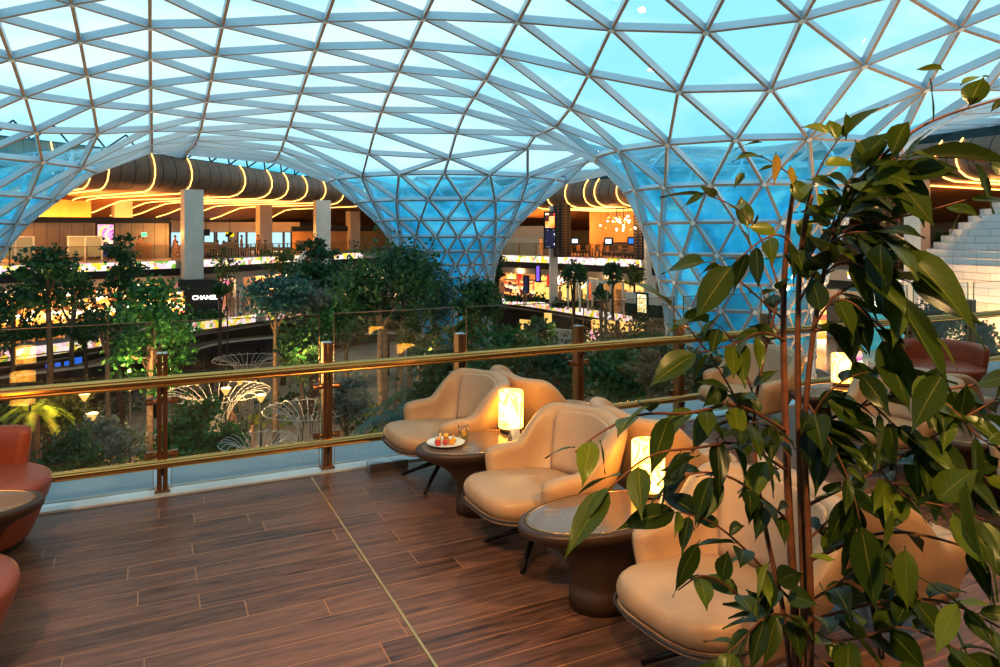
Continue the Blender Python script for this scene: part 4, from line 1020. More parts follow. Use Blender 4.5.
shop(UP, UMX(521), UMX(552), 3, LZ, 2.9, M['shop_red'], mat('red_portal', (.6, .04, .03), .4, emit=(.8, .06, .03), es=.5), 'red-framed shop with a dark interior and violet screens', seed=4)
shop(UP, UMX(556), UMX(593), 3, LZ, 2.9, M['shop_amber'], mat('orange_portal', (.7, .15, .04), .4, emit=(1, .16, .04), es=.6), 'orange shop with two round white emblems', seed=5)
shop(UP, UMX(600), UMX(647), 3, LZ, 2.9, M['shop_amber'], M['frame_white'], 'amber glowing shop behind the white pergola', seed=6)
for px in (566.5, 586.5):
    p = UP.q(UMX(px), 2.6, LZ + 1.95); t = thing('round_emblem', 'round white lit emblem, %s of the pair on the orange shop' % ('left one' if px < 570 else 'right one'), 'sign', p, -1.1)
    MB().tube([(.55 * cos(2 * pi * k / 28), 0, .5 * sin(2 * pi * k / 28)) for k in range(28)], .06, 5, closed=True).build('ring', M['sign_white'], t)
    MB().tube([(-.35, 0, -.1), (-.1, 0, .2), (0, 0, -.2), (.15, 0, .2), (.35, 0, -.05)], .06, 5).build('script', M['sign_white'], t)
# lit display cases standing in front of the golden and red shops
rr = random.Random(31)
def display_case(p, rz, w, h, m, lb, grp):
    r = thing('display_case', lb, 'display case', p, rz, grp); MB().box((0, 0, .2), (w, .7, .4)).build('plinth', M['dark'], r); MB().box((0, 0, .4 + h / 2), (w * .92, .6, h)).build('lit_shelves', M[m], r); MB().box((0, 0, .45 + h), (w, .7, .1)).build('top_board', M['cream_wall'], r)
for k in range(22):
    px = -12 + (k % 11) * 16.2 + rr.uniform(-4, 4); p = UP.q(UPX(px), 2.6 - 3.4 * (k // 11) + rr.uniform(-.5, .5), LZ)
    if abs(px - 198) < 24: continue
    display_case(p, .35 + rr.uniform(-.2, .2), rr.uniform(1.3, 2.3), rr.uniform(1.0, 1.9), 'shop_gold', 'lit display case among the trees in front of the golden shops', 'display cases before the golden shops')
for k in range(9):
    px = 494 + k * 11.5; p = UP.q(UMX(px), 1.6 + rr.uniform(-.6, .6), LZ); display_case(p, -1.1 + rr.uniform(-.2, .2), rr.uniform(.9, 1.5), rr.uniform(.8, 1.5), 'shop_red' if k < 5 else 'shop_amber', 'lit display case in front of the red and amber shops', 'display cases before the red and amber shops')
# black shop front with lit letters
p0, p1 = at(178, 316, 52), at(218, 316, 52.8); p0.z = p1.z = LZ; w = (p1 - p0).length; rz = atan2(p1.y - p0.y, p1.x - p0.x); r = thing('shop', 'black shop front with white lit letters under the thick column', 'shop', (p0 + p1) / 2, rz)
mb = MB(); mb.box((0, 1.2, 1.4), (w, 2.4, 2.8)); mb.build('black_box', M['black'], r)
mb = MB(); frame_box(mb, V((-w / 2 + .02, -.05, 0)), .25, 2.3, .12, .12, 0); mb.box((0, -.06, .06), (w, .1, .12)); mb.build('white_frame', M['frame_white'], r)
text('CHANEL', (w * .17, -.08, 1.50), .44, 0, M['sign_white'], 'sign_letters', r)
p = at(165, 292, 54); text('CHANEL', p, .3, rz, M['sign_white'], 'shop_sign'); tag(bpy.data.objects['shop_sign'], 'small row of lit letters above the shop window left of the black front', 'sign')
mb = MB()
r = thing('white_railing', 'short white railing in front of the black shop front', 'railing', on(200, 316.5, LZ), rz)
for k in range(4): MB().box((-1.3 + k * .85, -.2, .5), (.08, .08, 1.0)).build('post', M['frame_white'], r)
MB().box((0, -.2, .95), (2.7, .06, .08)).build('top_bar', M['frame_white'], r)
# teal shop
p0, p1 = xy(862, 38, LZ), xy(912, 37.6, LZ); w = (p1 - p0).length; rz = atan2(p1.y - p0.y, p1.x - p0.x); r = thing('shop', 'pale teal shop front with lit letters right of the ficus stems', 'shop', (p0 + p1) / 2, rz)
MB().box((0, .5, 1.1), (w, .1, 2.2)).build('shop_window', M['teal_front'], r)
M['pale_teal'] = mat('pale_teal_band', (.36, .50, .50), .4)
MB().box((0, .3, 2.55), (w, .5, .75)).build('sign_band', M['pale_teal'], r)
text('TIFFANY & CO.', (.12, .0, 2.45), .40, 0, M['sign_white'], 'sign_letters', r)
p0, p1 = xy(922, 37.4, LZ), xy(935, 37.4, LZ); mb = MB(); mb.box(tuple((p0 + p1) / 2 + V((0, .6, 1.1))), ((p1 - p0).length, .1, 2.2), rz); tag(mb.build('shop_window', M['teal_front']), 'narrow teal window between the white column and the pale shell pavilion', 'window')
p0, p1 = xy(800, 40, LZ), xy(858, 38.4, LZ); rz2 = atan2(p1.y - p0.y, p1.x - p0.x)
mb = MB(); mb.box(tuple((p0 + p1) / 2 + V((0, 2, 1.3))), ((p1 - p0).length, .1, 2.6), rz2); tag(mb.build('shop_window', M['shop_gold']), 'golden shop window behind the ficus stems', 'window')
# ground level fronts under the middle band
for px, y0, y1, d, w, m, nm, lb in ((548, 313, 326, 56, 8, 'shop_amber', 'lit_panel', 'narrow upright amber light panel in the lower wall'), (594, 331, 342, 48, 16, 'pink_screen', 'advert_screen', 'pink advert screen on the lower wall behind the railing post'),
                                     (603, 320, 333, 49, 26, 'shop_amber', 'shop_window', 'amber lit lower window left of the dark tree'), (632, 322, 332, 47, 26, 'shop_amber', 'shop_window', 'amber lit lower window below the end of the LED band'), (667, 340, 350, 44, 14, 'pink_screen', 'advert_screen', 'small pink advert screen near the big glass funnel'),
                                     (530, 320, 336, 58, 24, 'shop_amber', 'shop_window', 'dim amber lower window under the red shops')):
    a, b = at(px, y0, d), at(px, y1, d); mb = MB(); mb.box((0, 0, 0), (w * d / FPX, .12, a.z - b.z)); o = mb.build(nm, M[m]); o.location = (a + b) / 2; o.rotation_euler[2] = -1.05 if px > 500 else .6; tag(o, lb, 'screen' if nm == 'advert_screen' else 'window' if nm == 'shop_window' else 'light')
for px, d, lb in ((531, 59, 'pale pillar under the left end of the middle LED band'), (600, 50, 'pale pillar under the middle LED band beside the pink screen'), (556, 55, 'grey wall panel under the middle LED band')):
    p = xy(px, d, 0); mb = MB(); mb.box((0, 0, -6.9), (1.0 if px != 556 else 3.2, .5, 3.2)); o = mb.build('wall_pillar', M['column']); o.location = p; o.rotation_euler[2] = -1.0; o['kind'] = 'structure'
# advert totem and screens upstairs
def panel_screen(px, y0, y1, d, wpx, m, rz, label, name='advert_screen', cat='screen', frame=True, z0=None):
    a, b = at(px, y0, d), at(px, y1, d); w, h = wpx * d / FPX, a.z - b.z; r = thing(name, label, cat, (b.x, b.y, b.z), rz)
    if frame: MB().box((0, .06, h / 2), (w + .25, .12, h + .25)).build('bezel', M['black'], r)
    MB().box((0, -.02, h / 2), (w, .06, h)).build('display', M[m], r); return r
KR = radians(20)
panel_screen(105.5, 224.5, 244, 53.5, 14.5, 'pink_screen', KR, 'pink advert screen with a golden crescent on the grey panelled wall')
a = at(105.5, 234, 53.3)
t = thing('crescent', 'golden crescent glowing on the pink advert screen', 'sign', a, KR)
MB().tube([(.40 * cos(q) , -.05, .5 * sin(q)) for q in [radians(60 + 13 * k) for k in range(19)]], [.02 + .09 * sin(pi * k / 18) for k in range(19)], 6).build('arc', M['glow'], t)
panel_screen(105.5, 245, 256, 53.5, 13, 'text_screen', KR, 'small screen with lines of white lettering under the pink advert screen')
panel_screen(550, 213, 228, 59, 9.5, 'shop_red', -.6, 'bright advert screen at the top of the slim white column')
panel_screen(550, 230, 247, 59, 9.5, 'text_screen', -.6, 'black advert screen with white lettering below the bright one')
panel_screen(575, 239, 243, 57, 6, 'screen_white', -1.0, 'small white monitor at the left end of the bar', 'monitor')
panel_screen(608.5, 239, 243.5, 56, 6, 'screen_white', -1.0, 'small white monitor at the middle of the bar', 'monitor')
panel_screen(632, 238.5, 243.5, 55, 6.5, 'screen_blue', -1.0, 'blue monitor at the right end of the bar', 'monitor')
panel_screen(943, 234, 239, 38, 8, 'screen_blue', -1.0, 'blue screen on the upper gallery beside the pale shell pavilion', 'monitor')
for k in range(4): panel_screen(50 + k * 9.2, 362 - k * 1.6, 368.5 - k * 1.6, 42, 8, 'screen_blue', .5, ['blue departures screen furthest left in the row over the walkway', 'second blue departures screen in the row over the walkway', 'third blue departures screen in the row over the walkway', 'last blue departures screen in the row over the walkway'][k], 'departure_screen')
panel_screen(144, 232.5, 236.5, 54.5, 5, 'exit_green', KR, 'green exit sign on the grey panelled wall', 'exit_sign', 'sign', False)
a = at(144, 234.6, 54.2); text('EXIT', a, .16, KR, M['black'], 'exit_letters', None); tag(bpy.data.objects['exit_letters'], 'dark letters on the green exit sign', 'sign')
panel_screen(526, 277, 292, 60, 3.5, 'text_screen', -1.0, 'upright dark totem screen in front of the red-framed shop', 'totem_screen')
panel_screen(538, 266, 281, 61.5, 3.2, 'screen_violet', -1.0, 'violet-blue upright screen inside the red-framed shop', 'totem_screen')
# grey panelled wall and frosted booths upstairs
A, B = xy(-60, 51), xy(170, 57.3); L_ = (B - A).length; mb = MB(); mb.grid([[A, A + V((0, 0, 2.75))], [B, B + V((0, 0, 2.75))]], uvs=[[(0, 0), (0, 1)], [(L_, 0), (L_, 1)]]); mb.build('wall_left', M['grey_panel'])['kind'] = 'structure'
mb = MB(); mb.beam(A + V((0, -.1, 2.95)), B + V((0, -.1, 2.95)), .5, .42); mb.box((B.x, B.y, 1.4), (.14, .14, 2.8), KR); mb.build('trim_9', M['black'])['kind'] = 'structure'
C_ = B + V((-2.2, 6, 0)); mb = MB(); mb.grid([[B, B + V((0, 0, 2.75))], [C_, C_ + V((0, 0, 2.75))]], uvs=[[(0, 0), (0, 1)], [(6, 0), (6, 1)]]); mb.build('wall_left_end', M['grey_panel'])['kind'] = 'structure'
mb = MB()
for px, d, w in ((12, 56, 11), (36, 56, 4.5)): 
    p = xy(px, d, 3.0); mb.box((p.x, p.y, 3.75), (w, .3, 1.7), KR)
mb.build('wall_upper', M['ochre_wall'])['kind'] = 'structure'
def booth(px0, px1, d, label):
    a, b = xy(px0, d), xy(px1, d + 1.2); w = (b - a).length; rz = atan2(b.y - a.y, b.x - a.x); r = thing('frosted_booth', label, 'booth', (a + b) / 2, rz)
    for k in range(2): MB().box((-w / 4 + k * w / 2, 0, .95), (w / 2 - .12, .05, 1.35)).build('frosted_panel', M['frosted'], r)
    for k in range(3): MB().box((-w / 2 + k * w / 2, 0, .85), (.13, .13, 1.7)).build('post', M['frame_white'], r)
    MB().box((0, 0, 1.72), (w + .13, .14, .1)).build('top_rail', M['frame_white'], r); MB().box((0, .9, 1.72), (w + .13, 1.7, .05)).build('roof', M['frame_white'], r)
booth(-3, 33.5, 49, 'white-framed frosted booth at the left edge of the upper gallery'); booth(68, 102, 51.5, 'white-framed frosted booth right beside the pink advert screen')
# daylit windows far behind the crowd
for k, (p0, p1) in enumerate(((170, 181), (204, 214), (217, 228), (238, 246), (247, 259), (271, 283), (284, 291))):
    d = 81; a, b = xy(p0, d), xy(p1, d); w = (b - a).length; o = MB(); o.box((0, 0, 1.15), (w, .05, 1.7)); o = o.build('pane', M['sky_pane'], None); r = bpy.data.objects.new('window_%d' % (k + 1), None); COL.objects.link(r); r.location = (a + b) / 2; r.rotation_euler[2] = -YAW + .5; r['kind'] = 'structure'; o.parent = r
    mb = MB(); mb.box((-w / 2, -.04, 1.15), (.16, .1, 1.8)); mb.box((w / 2, -.04, 1.15), (.16, .1, 1.8)); mb.box((0, -.04, .28), (w, .1, .1)); mb.build('window_frame', M['dark'], r)
A, B = xy(160, 82), xy(300, 84); mb = MB(); mb.add([A, B, B + V((0, 0, 3.2)), A + V((0, 0, 3.2))], [(0, 1, 2, 3)]); mb.build('wall_far', M['cream_wall'])['kind'] = 'structure'
A, B = xy(292, 78), xy(375, 84); mb = MB(); mb.add([A, B, B + V((0, 0, 2.1)), A + V((0, 0, 2.1))], [(0, 1, 2, 3)]); mb.beam(A + V((0, 0, 2.4)), B + V((0, 0, 2.4)), .4, .5, mi=1); mb.build('wall_tan', [M['ochre_wall'], M['black']])['kind'] = 'structure'
# hanging sign box and yellow signs
for px, y, d, w, h, m, lb in ((206, 232.5, 62, 7, 6.5, 'black', 'black hanging box right of the thick column'), (229.8, 234.5, 66, 8, 4.6, 'exit_yellow', 'yellow and black hanging sign above the seated crowd')):
    if m == 'exit_yellow': M[m] = pattern_emis('yellow_sign', [(.0, (.95, .75, .02)), (.6, (.02, .02, .02)), (.75, (.95, .75, .02))], 2.2, .9, kind='BOX', stretch=(1, 1, .6))
    p = at(px, y, d); r = thing('hanging_sign', lb, 'sign', p, 0); MB().box((0, 0, 0), (w * d / FPX, .2, h * d / FPX)).build('board', M[m], r); MB().tube([(0, 0, h * d / FPX / 2), (0, 0, 3.3 - p.z)], .03, 6).build('hanger', M['black'], r)
# escalator
a, b = at(301, 269, 63), at(313, 253, 64.5); r = thing('escalator', 'white-sided escalator rising behind the dense dark tree', 'escalator', a); dv = b - a
for s in (-.6, .6): MB().beam((s, s * .5, .2), (dv.x + s, dv.y + s * .5, dv.z + .2), .1, .55).build('side_panel', M['frame_white'], r)
MB().beam((0, 0, -.2), (dv.x, dv.y, dv.z - .2), 1.1, .2).build('step_band', mat('red_steps', (.45, .06, .04), .5), r)
# ------------------------------------------------------------------ the bar upstairs
a, b = UP.q(UM(556), 7, 0), UP.q(UM(648), 7, 0); mid = (a + b) / 2; bw = (b - a).length; brz = atan2(b.y - a.y, b.x - a.x)
mb = MB(); mb.box((mid.x, mid.y, 1.95), (bw + 3, .2, 3.9), brz); mb.build('wall_bar', M['ochre_wall'])['kind'] = 'structure'
def lattice_mat():
    m, nt, b_, out = newmat('dark_lattice'); L = nt.links.new; tc = N(nt, 'TexCoord'); mp = N(nt, 'Mapping'); mp.inputs['Scale'].default_value = (7, 7, 4.5); L(tc.outputs['Object'], mp.inputs[0])
    v = N(nt, 'TexVoronoi'); v.inputs['Randomness'].default_value = 0; v.inputs['Scale'].default_value = 1; L(mp.outputs[0], v.inputs['Vector']); r = ramp(nt, [(.28, (.35, .2, .1)), (.34, (.015, .01, .01))]); L(v.outputs['Distance'], r.inputs[0]); L(r.outputs[0], b_.inputs['Base Color']); return m
M['lattice'] = lattice_mat()
p = xy(562, 59.5); mb = MB(); mb.box((p.x, p.y, 2.15), (1.0, 1.0, 4.3), brz); tag(mb.build('lattice_screen', M['lattice']), 'dark patterned lattice screen left of the bar', 'screen wall')
p = xy(641, 54.8); mb = MB(); mb.box((p.x, p.y, 2.1), (.8, .8, 4.2), brz); tag(mb.build('lattice_screen', M['lattice']), 'dark patterned lattice screen right of the bar', 'screen wall')
p = xy(894, 40); mb = MB(); mb.box((p.x, p.y, 2.2), (1.3, .5, 4.4), -.4); tag(mb.build('lattice_screen', M['lattice']), 'dark patterned lattice screen beside the right white column', 'screen wall')
a2, b2 = xy(476, 71), xy(553, 65); m2 = (a2 + b2) / 2; rz2_ = atan2(b2.y - a2.y, b2.x - a2.x); mb = MB(); mb.box((m2.x, m2.y, 1.3), ((b2 - a2).length, .2, 2.6), rz2_); mb.box((m2.x - .8, m2.y - .8, .75), ((b2 - a2).length * .8, .5, 1.5), rz2_); mb.build('wall_hall', M['cream_wall'])['kind'] = 'structure'
plight('gallery_light', UP.q(UM(505), 2.5, 2.8), (1, .55, .2), 260, .2); plight('gallery_light', UP.q(UM(535), 3, 2.8), (1, .55, .2), 260, .2)  # unseen point lights added to brighten the cream hall wall
r = thing('bar_counter', 'dark long bar counter below the three monitors', 'bar', mid + V((-2.2, -1.2, 0)), brz); MB().box((0, .6, .55), (bw * .75, .6, 1.1)).build('counter_front', M['dark'], r); MB().box((0, .6, 1.13), (bw * .77, .75, .06)).build('counter_top', M['table_body'], r)
# cluster chandelier
p = at(620, 213, 54); r = thing('chandelier', 'cluster chandelier of small glowing globes above the bar', 'chandelier', p); rr = random.Random(4)
MB().box((0, 0, .35), (2.4, 1.0, .06), brz).build('ceiling_plate', M['black'], r)
for k in range(34):
    q = V((rr.gauss(0, .65), rr.gauss(0, .5), -rr.uniform(.25, 1.35))); o = MB(); o.ball((0, 0, 0), .075, 8); o = o.build('globe', M['sign_white'] if k % 3 else M['glow'], r, smooth=True); o.location = q
    MB().tube([(0, 0, .07), (0, 0, .35 - q.z)], .008, 4).build('cord', M['black'], o)
plight('bar_light', p + V((0, 0, -.6)), (1, .55, .2), 350, .5)
# small tables and chairs upstairs
def cafe_chair(m): 
    mb = MB(); mb.box((0, 0, .45), (.46, .46, .07)); seat = mb
    r = thing('cafe_chair', None, 'chair'); mb.build('seat', m, r); MB().box((0, .22, .72), (.46, .06, .48)).build('backrest', m, r)
    for sx in (-.2, .2):
        for sy in (-.2, .2): MB().box((sx, sy, .21), (.05, .05, .42)).build('leg', M['dark_metal'], r)
    return r
cc = cafe_chair(M['tan_fabric']); used = False
def place_cafe(p, rz, lb, grp):
    global used
    if not used: cc.location = p; cc.rotation_euler[2] = rz; tag(cc, lb, 'chair', grp); used = True; return cc
    return dup(cc, p, rz, lb, grp)
def cafe_table(p, lb, grp):
    r = thing('cafe_table', lb, 'table', p, 0, grp); MB().lathe([(0, .70), (.38, .70), (.38, .74), (0, .74)], 20).build('table_top', M['pale_wood'], r); MB().lathe([(0, 0), (.22, 0), (.22, .02), (.035, .04), (.035, .70), (0, .70)], 12).build('pedestal', M['dark_metal'], r); return r
for k in range(6):
    c = UP.q(UM(564 + k * 14.5), 1.7, 0); cafe_table(c, 'small round table in the row along the bar balustrade', 'bar tables')
    for s in (-1, 1): place_cafe(c + V((cos(brz), sin(brz), 0)) * .75 * s, brz - s * pi / 2 + pi, 'tan chair along the bar balustrade', 'tan chairs at the bar tables')
for k in range(9):
    c = UP.q(U(208 + k * 10.5), 1.8 + 1.2 * (k % 2), 0); cafe_table(c, 'small table among the seated crowd upstairs', 'tables of the seated crowd')
    for s in (-1, 1): place_cafe(c + V((.8 * s, .2 * s, 0)), -s * pi / 2 + pi, 'tan chair among the seated crowd upstairs', 'chairs of the seated crowd')
for k, px in enumerate((174, 180, 250, 262, 330, 345)):
    c = UP.q(U(px), 4.0, 0); r = thing('planter', ['tan planter box by the grey wall end', 'second tan planter box by the thick column', 'tan planter box in front of the far windows', 'tan planter box beside the back column', 'tan planter box left of the far white column', 'tan planter box before the tan upstairs wall'][k], 'planter', c, .5); MB().box((0, 0, .6), (1.0, .4, 1.2)).build('box', M['tan_fabric'], r)
# ------------------------------------------------------------------ people
def make_person(pose):
    """one skinned body with clothing in its own slots; pose 'stand' or 'sit'"""
    J = {}; sit = pose == 'sit'; hz = .48 if sit else .93
    vs = [V((0, 0, hz)), V((0, .01, hz + .25)), V((0, .0, hz + .48)), V((0, -.01, hz + .56)), V((0, -.03, hz + .66)), V((0, -.03, hz + .78))]; rad = [.125, .115, .12, .05, .085, .085]; ed = [(0, 1), (1, 2), (2, 3), (3, 4), (4, 5)]
    def chain(st, pts, rs):
        prev = st
        for p, r_ in zip(pts, rs): vs.append(V(p)); rad.append(r_); ed.append((prev, len(vs) - 1)); prev = len(vs) - 1
    for s in (-1, 1):
        chain(2, [(s * .17, 0, hz + .45), (s * .22, .02, hz + .18), (s * .2, -.12 if sit else -.06, hz - .02), (s * .19, -.2 if sit else -.09, hz - .1)], [.06, .045, .036, .032])
        if sit: chain(0, [(s * .10, -.08, hz), (s * .12, -.42, hz), (s * .12, -.44, .08), (s * .12, -.56, .04)], [.085, .065, .045, .038])
        else: chain(0, [(s * .09, 0, hz - .06), (s * .10, -.05 * s, .5), (s * .10, .04 * s, .09), (s * .10, -.13 + .04 * s, .04)], [.09, .062, .045, .038])
    me = bpy.data.meshes.new('body'); me.from_pydata(vs, ed, []); o = bpy.data.objects.new('body_src', me); COL.objects.link(o)
    sk = o.modifiers.new('skin', 'SKIN'); lay = me.skin_vertices[0] if me.skin_vertices else None
    if lay is None:
        bm = bmesh.new(); bm.from_mesh(me); bm.verts.layers.skin.verify(); bm.to_mesh(me); bm.free(); lay = me.skin_vertices[0]
    for i, d in enumerate(lay.data): d.radius = (rad[i], rad[i]); d.use_root = (i == 0)
    ss = o.modifiers.new('sub', 'SUBSURF'); ss.levels = 1; ss.render_levels = 1
    dg = bpy.context.evaluated_depsgraph_get(); ev = o.evaluated_get(dg); m2 = bpy.data.meshes.new_from_object(ev); bpy.data.objects.remove(o)
    for poly in m2.polygons:
        c = poly.center; z = c.z - hz; poly.use_smooth = True
        poly.material_index = 0 if z > .52 else (1 if z > (.0 if not sit else .06) and abs(c.x) < .26 and not (abs(c.x) > .17 and z < .2) else (0 if abs(c.x) > .165 and z > -.16 and z < .2 else 2))
    return m2, hz
BODY = {k: make_person(k) for k in ('stand', 'sit')}
SKIN = mat('skin', (.45, .25, .16), .5); HAIR = mat('hair', (.02, .014, .01), .6)
CL = {k: mat('cloth_' + k, c, .8) for k, c in {'white': (.8, .78, .75), 'red': (.5, .05, .03), 'black': (.02, .02, .022), 'blue': (.05, .09, .22), 'green': (.03, .32, .12), 'tan': (.45, .30, .18), 'grey': (.2, .2, .21)}.items()}
def person(p, rz, top, legs, pose, label, group=None):
    me, hz = BODY[pose]; me = me.copy(); me.materials.clear()
    for m in (SKIN, CL[top], CL[legs]): me.materials.append(m)
    o = bpy.data.objects.new('person', me); COL.objects.link(o); o.location = p; o.rotation_euler[2] = rz; tag(o, label, 'person', group)
    mb = MB(); mb.ball((0, .0, hz + .78), .098, 10, sc=(.95, 1.05, 1)); mb.build('hair', HAIR, o, smooth=True)
    mb = MB(); mb.box((-.03, -.13, hz + .74), (.02, .012, .012)); mb.box((.03, -.13, hz + .74), (.02, .012, .012)); mb.box((0, -.135, hz + .70), (.018, .03, .035)); mb.build('face', SKIN, o)
    return o
person(on(96, 421, GZ) if False else xy(96, 35, GZ), .4, 'white', 'black', 'stand', 'person in a white shirt and black trousers on the garden path')
person(xy(232, 36.5, GZ), -.6, 'red', 'grey', 'stand', 'person in red on the garden path right of the green dome shrub')
person(xy(252, 33.5, GZ), 1.2, 'black', 'black', 'stand', 'person in black standing beyond the lowest wire flower')
for k, (px, d, t_, l_, lb) in enumerate(((232, 53, 'black', 'black', 'person in black walking before the bright pink shop'), (243.5, 54, 'green', 'black', 'person in a green top before the bright pink shop'), (238, 55, 'tan', 'grey', 'person in tan between the two before the pink shop'), (252, 55, 'red', 'black', 'person in a red top at the right end of the pink shop'), (525, 62, 'black', 'black', 'person in black before the red-framed shop'), (560, 59, 'red', 'black', 'person in red before the orange shop'))):
    person(xy(px, d, LZ), .7 * k, t_, l_, 'stand', lb)
cols = ['black', 'red', 'grey', 'blue', 'tan', 'white', 'black', 'grey']
for k in range(14):
    px = 205 + k * 6.9; c = UP.q(U(px), 2.6 + 1.6 * (k % 3), 0)
    person(c, .9 * k, cols[k % 8], 'black', 'stand' if k % 4 == 1 else 'sit', 'person among the crowd upstairs beyond the floral LED band', 'crowd on the upper gallery')
for k, px in enumerate((170, 175, 180)): person(UP.q(U(px), 4.5, 0), k * 1.1, ['red', 'black', 'tan'][k], 'black', 'stand', ['person in red upstairs left of the thick column', 'person in black upstairs left of the thick column', 'person in tan upstairs left of the thick column'][k])
# ------------------------------------------------------------------ white pergola, kiosk
def pergola(px0, px1, d0, d1, label):
    a, b = xy(px0, d0, LZ), xy(px1, d1, LZ); w = (b - a).length; rz = atan2(b.y - a.y, b.x - a.x); r = thing('pergola', label, 'pergola', (a + b) / 2, rz)
    for sx in (-1, 1):
        for sy in (0, 1.6): MB().box((sx * w / 2, sy, 1.2), (.14, .14, 2.4)).build('post', M['frame_white'], r)
    for sy in (0, 1.6): MB().box((0, sy, 2.42), (w + .14, .16, .14)).build('beam', M['frame_white'], r)
    for k in range(5): MB().box((-w / 2 + w * k / 4, .8, 2.5), (.08, 1.6, .06)).build('rafter', M['frame_white'], r)
pergola(580, 611, 56.5, 54.5, 'white-framed pergola before the orange and amber shops'); pergola(568, 588, 58.5, 57.5, 'lower white pergola left of the first one')
a, b = xy(625, 51.5, LZ), xy(659, 49.5, LZ); w = (b - a).length; rz = atan2(b.y - a.y, b.x - a.x); r = thing('kiosk', 'low kiosk with white upper panel and dark green base beside the big funnel', 'kiosk', (a + b) / 2, rz)
M['deep_green'] = mat('deep_green_paint', (.012, .06, .035), .4)
MB().box((0, .5, .8), (w, 1.0, .9)).build('base_panel', M['deep_green'], r); MB().box((0, .5, 1.6), (w, 1.02, .75)).build('upper_panel', M['white'], r)
sg = thing('crest_sign', 'dark green upright sign with a golden lit crest in front of the kiosk', 'sign', a.lerp(b, .43) + V((0, -.35, .55)), rz); MB().box((0, 0, .75), (.95, .1, 1.5)).build('board', M['deep_green'], sg); MB().box((0, -.06, .75), (.72, .03, 1.25)).build('lit_face', pattern_emis('gold_crest', [(.35, (.05, .16, .10)), (.5, (.9, .6, .25)), (.62, (1, .9, .7)), (.72, (.1, .2, .12))], 3.2, 1.6, kind='NOISE'), sg)
o = MB(); o.box((0, 0, .27), (.8, .4, .55)); o = o.build('stand', M['deep_green'], sg); o.location = (0, 0, -.55)
# ------------------------------------------------------------------ pale shell pavilion with stepped courses at the right
def course_mat():
    m, nt, b_, out = newmat('pale_stone_courses'); L = nt.links.new; uv = N(nt, 'UVMap'); br = N(nt, 'TexBrick'); br.inputs['Scale'].default_value = 1; br.inputs['Brick Width'].default_value = 1.1; br.inputs['Row Height'].default_value = .29; br.inputs['Mortar Size'].default_value = .012
    br.inputs['Color1'].default_value = (.80, .70, .68, 1); br.inputs['Color2'].default_value = (.72, .61, .59, 1); br.inputs['Mortar'].default_value = (.46, .36, .35, 1); L(uv.outputs[0], br.inputs['Vector']); L(br.outputs[0], b_.inputs['Base Color']); b_.inputs['Roughness'].default_value = .3; return m
M['courses'] = course_mat()
pc = xy(1062, 30.5, 0); prf = [(5.1, LZ)]; z = LZ; SH = .29
def prad(z): return interp([(LZ, 5.15), (-1, 5.25), (.6, 5.2), (1.2, 4.9), (1.8, 4.3), (2.5, 3.5), (3.2, 2.45), (3.6, 1.3), (3.8, .1)], z, 0, 1)
rows = []; uvs = []
while z < 3.75:
    r_ = prad(z + SH * .5)
    for zz in (z, z + SH - .001): rows.append([V((r_ * cos(2 * pi * k / 72), r_ * sin(2 * pi * k / 72), zz)) for k in range(73)]); uvs.append([(r_ * 2 * pi * k / 72, zz - LZ + (.002 if zz == z else 0)) for k in range(73)])
    z += SH
t = thing('shell_pavilion', 'pale pinkish domed pavilion built of stepped courses at the right edge', 'pavilion', (pc.x, pc.y, 0)); mb = MB(); mb.grid(rows, uvs=uvs); mb.build('stepped_shell', M['courses'], t, clean=False)
for k in range(7):
    a = radians(175 + k * 16); MB().box((5.42 * cos(a), 5.42 * sin(a), LZ + 1.4), (.06, .3, 2.8), a).build('glass_fin', M['gal_glass'], t)
for a, e in ((182, 900), (205, 1200), (230, 1200)):
    q = pc + V((7.6 * cos(radians(a)), 7.6 * sin(radians(a)), LZ + .9)); plight('pavilion_light', q, (1, .58, .22), e, .15)
# clipped shrubs on the lower concourse, to the right
tree('potted_shrub', 933, 296, 338, 24, 24, 'round', 'dark', 'dark cloud-pruned shrub beyond the railing right of the lit sign box', 1600, .16, 'bark_dark', cat='shrub', base=LZ)
tree('potted_shrub', 978, 322, 356, 19, 22, 'dome', 'dark', 'dark rounded shrub beyond the railing above the russet tub chair', 1400, .15, 'bark_dark', cat='shrub', base=LZ)
tree('potted_shrub', 942, 232, 252, 8, 37, 'round', 'dark', 'dark shrub on the upper gallery with small lights', 400, .2, 'bark_dark', cat='shrub', base=0)
# lit counter things on the polished concourse floor
for k, (px, d, lb) in enumerate(((845, 33, 'display stand nearest on the polished lower floor behind the ficus'), (858, 30, 'slim display stand with violet light on the polished lower floor'))):
    p = xy(px, d, LZ); r = thing('display_stand', lb, 'stand', p, .3 * k); MB().lathe([(0, 0), (.3, 0), (.3, .05), (.05, .1), (.05, .8), (.22, .85), (.22, .9), (0, .9)], 14).build('pedestal', M['steel'], r); MB().ball((0, 0, 1.15), .25, 12, sc=(.7, .7, 1)).build('vase', M['screen_white'] if k == 0 else M['pink_screen'], r, smooth=True)

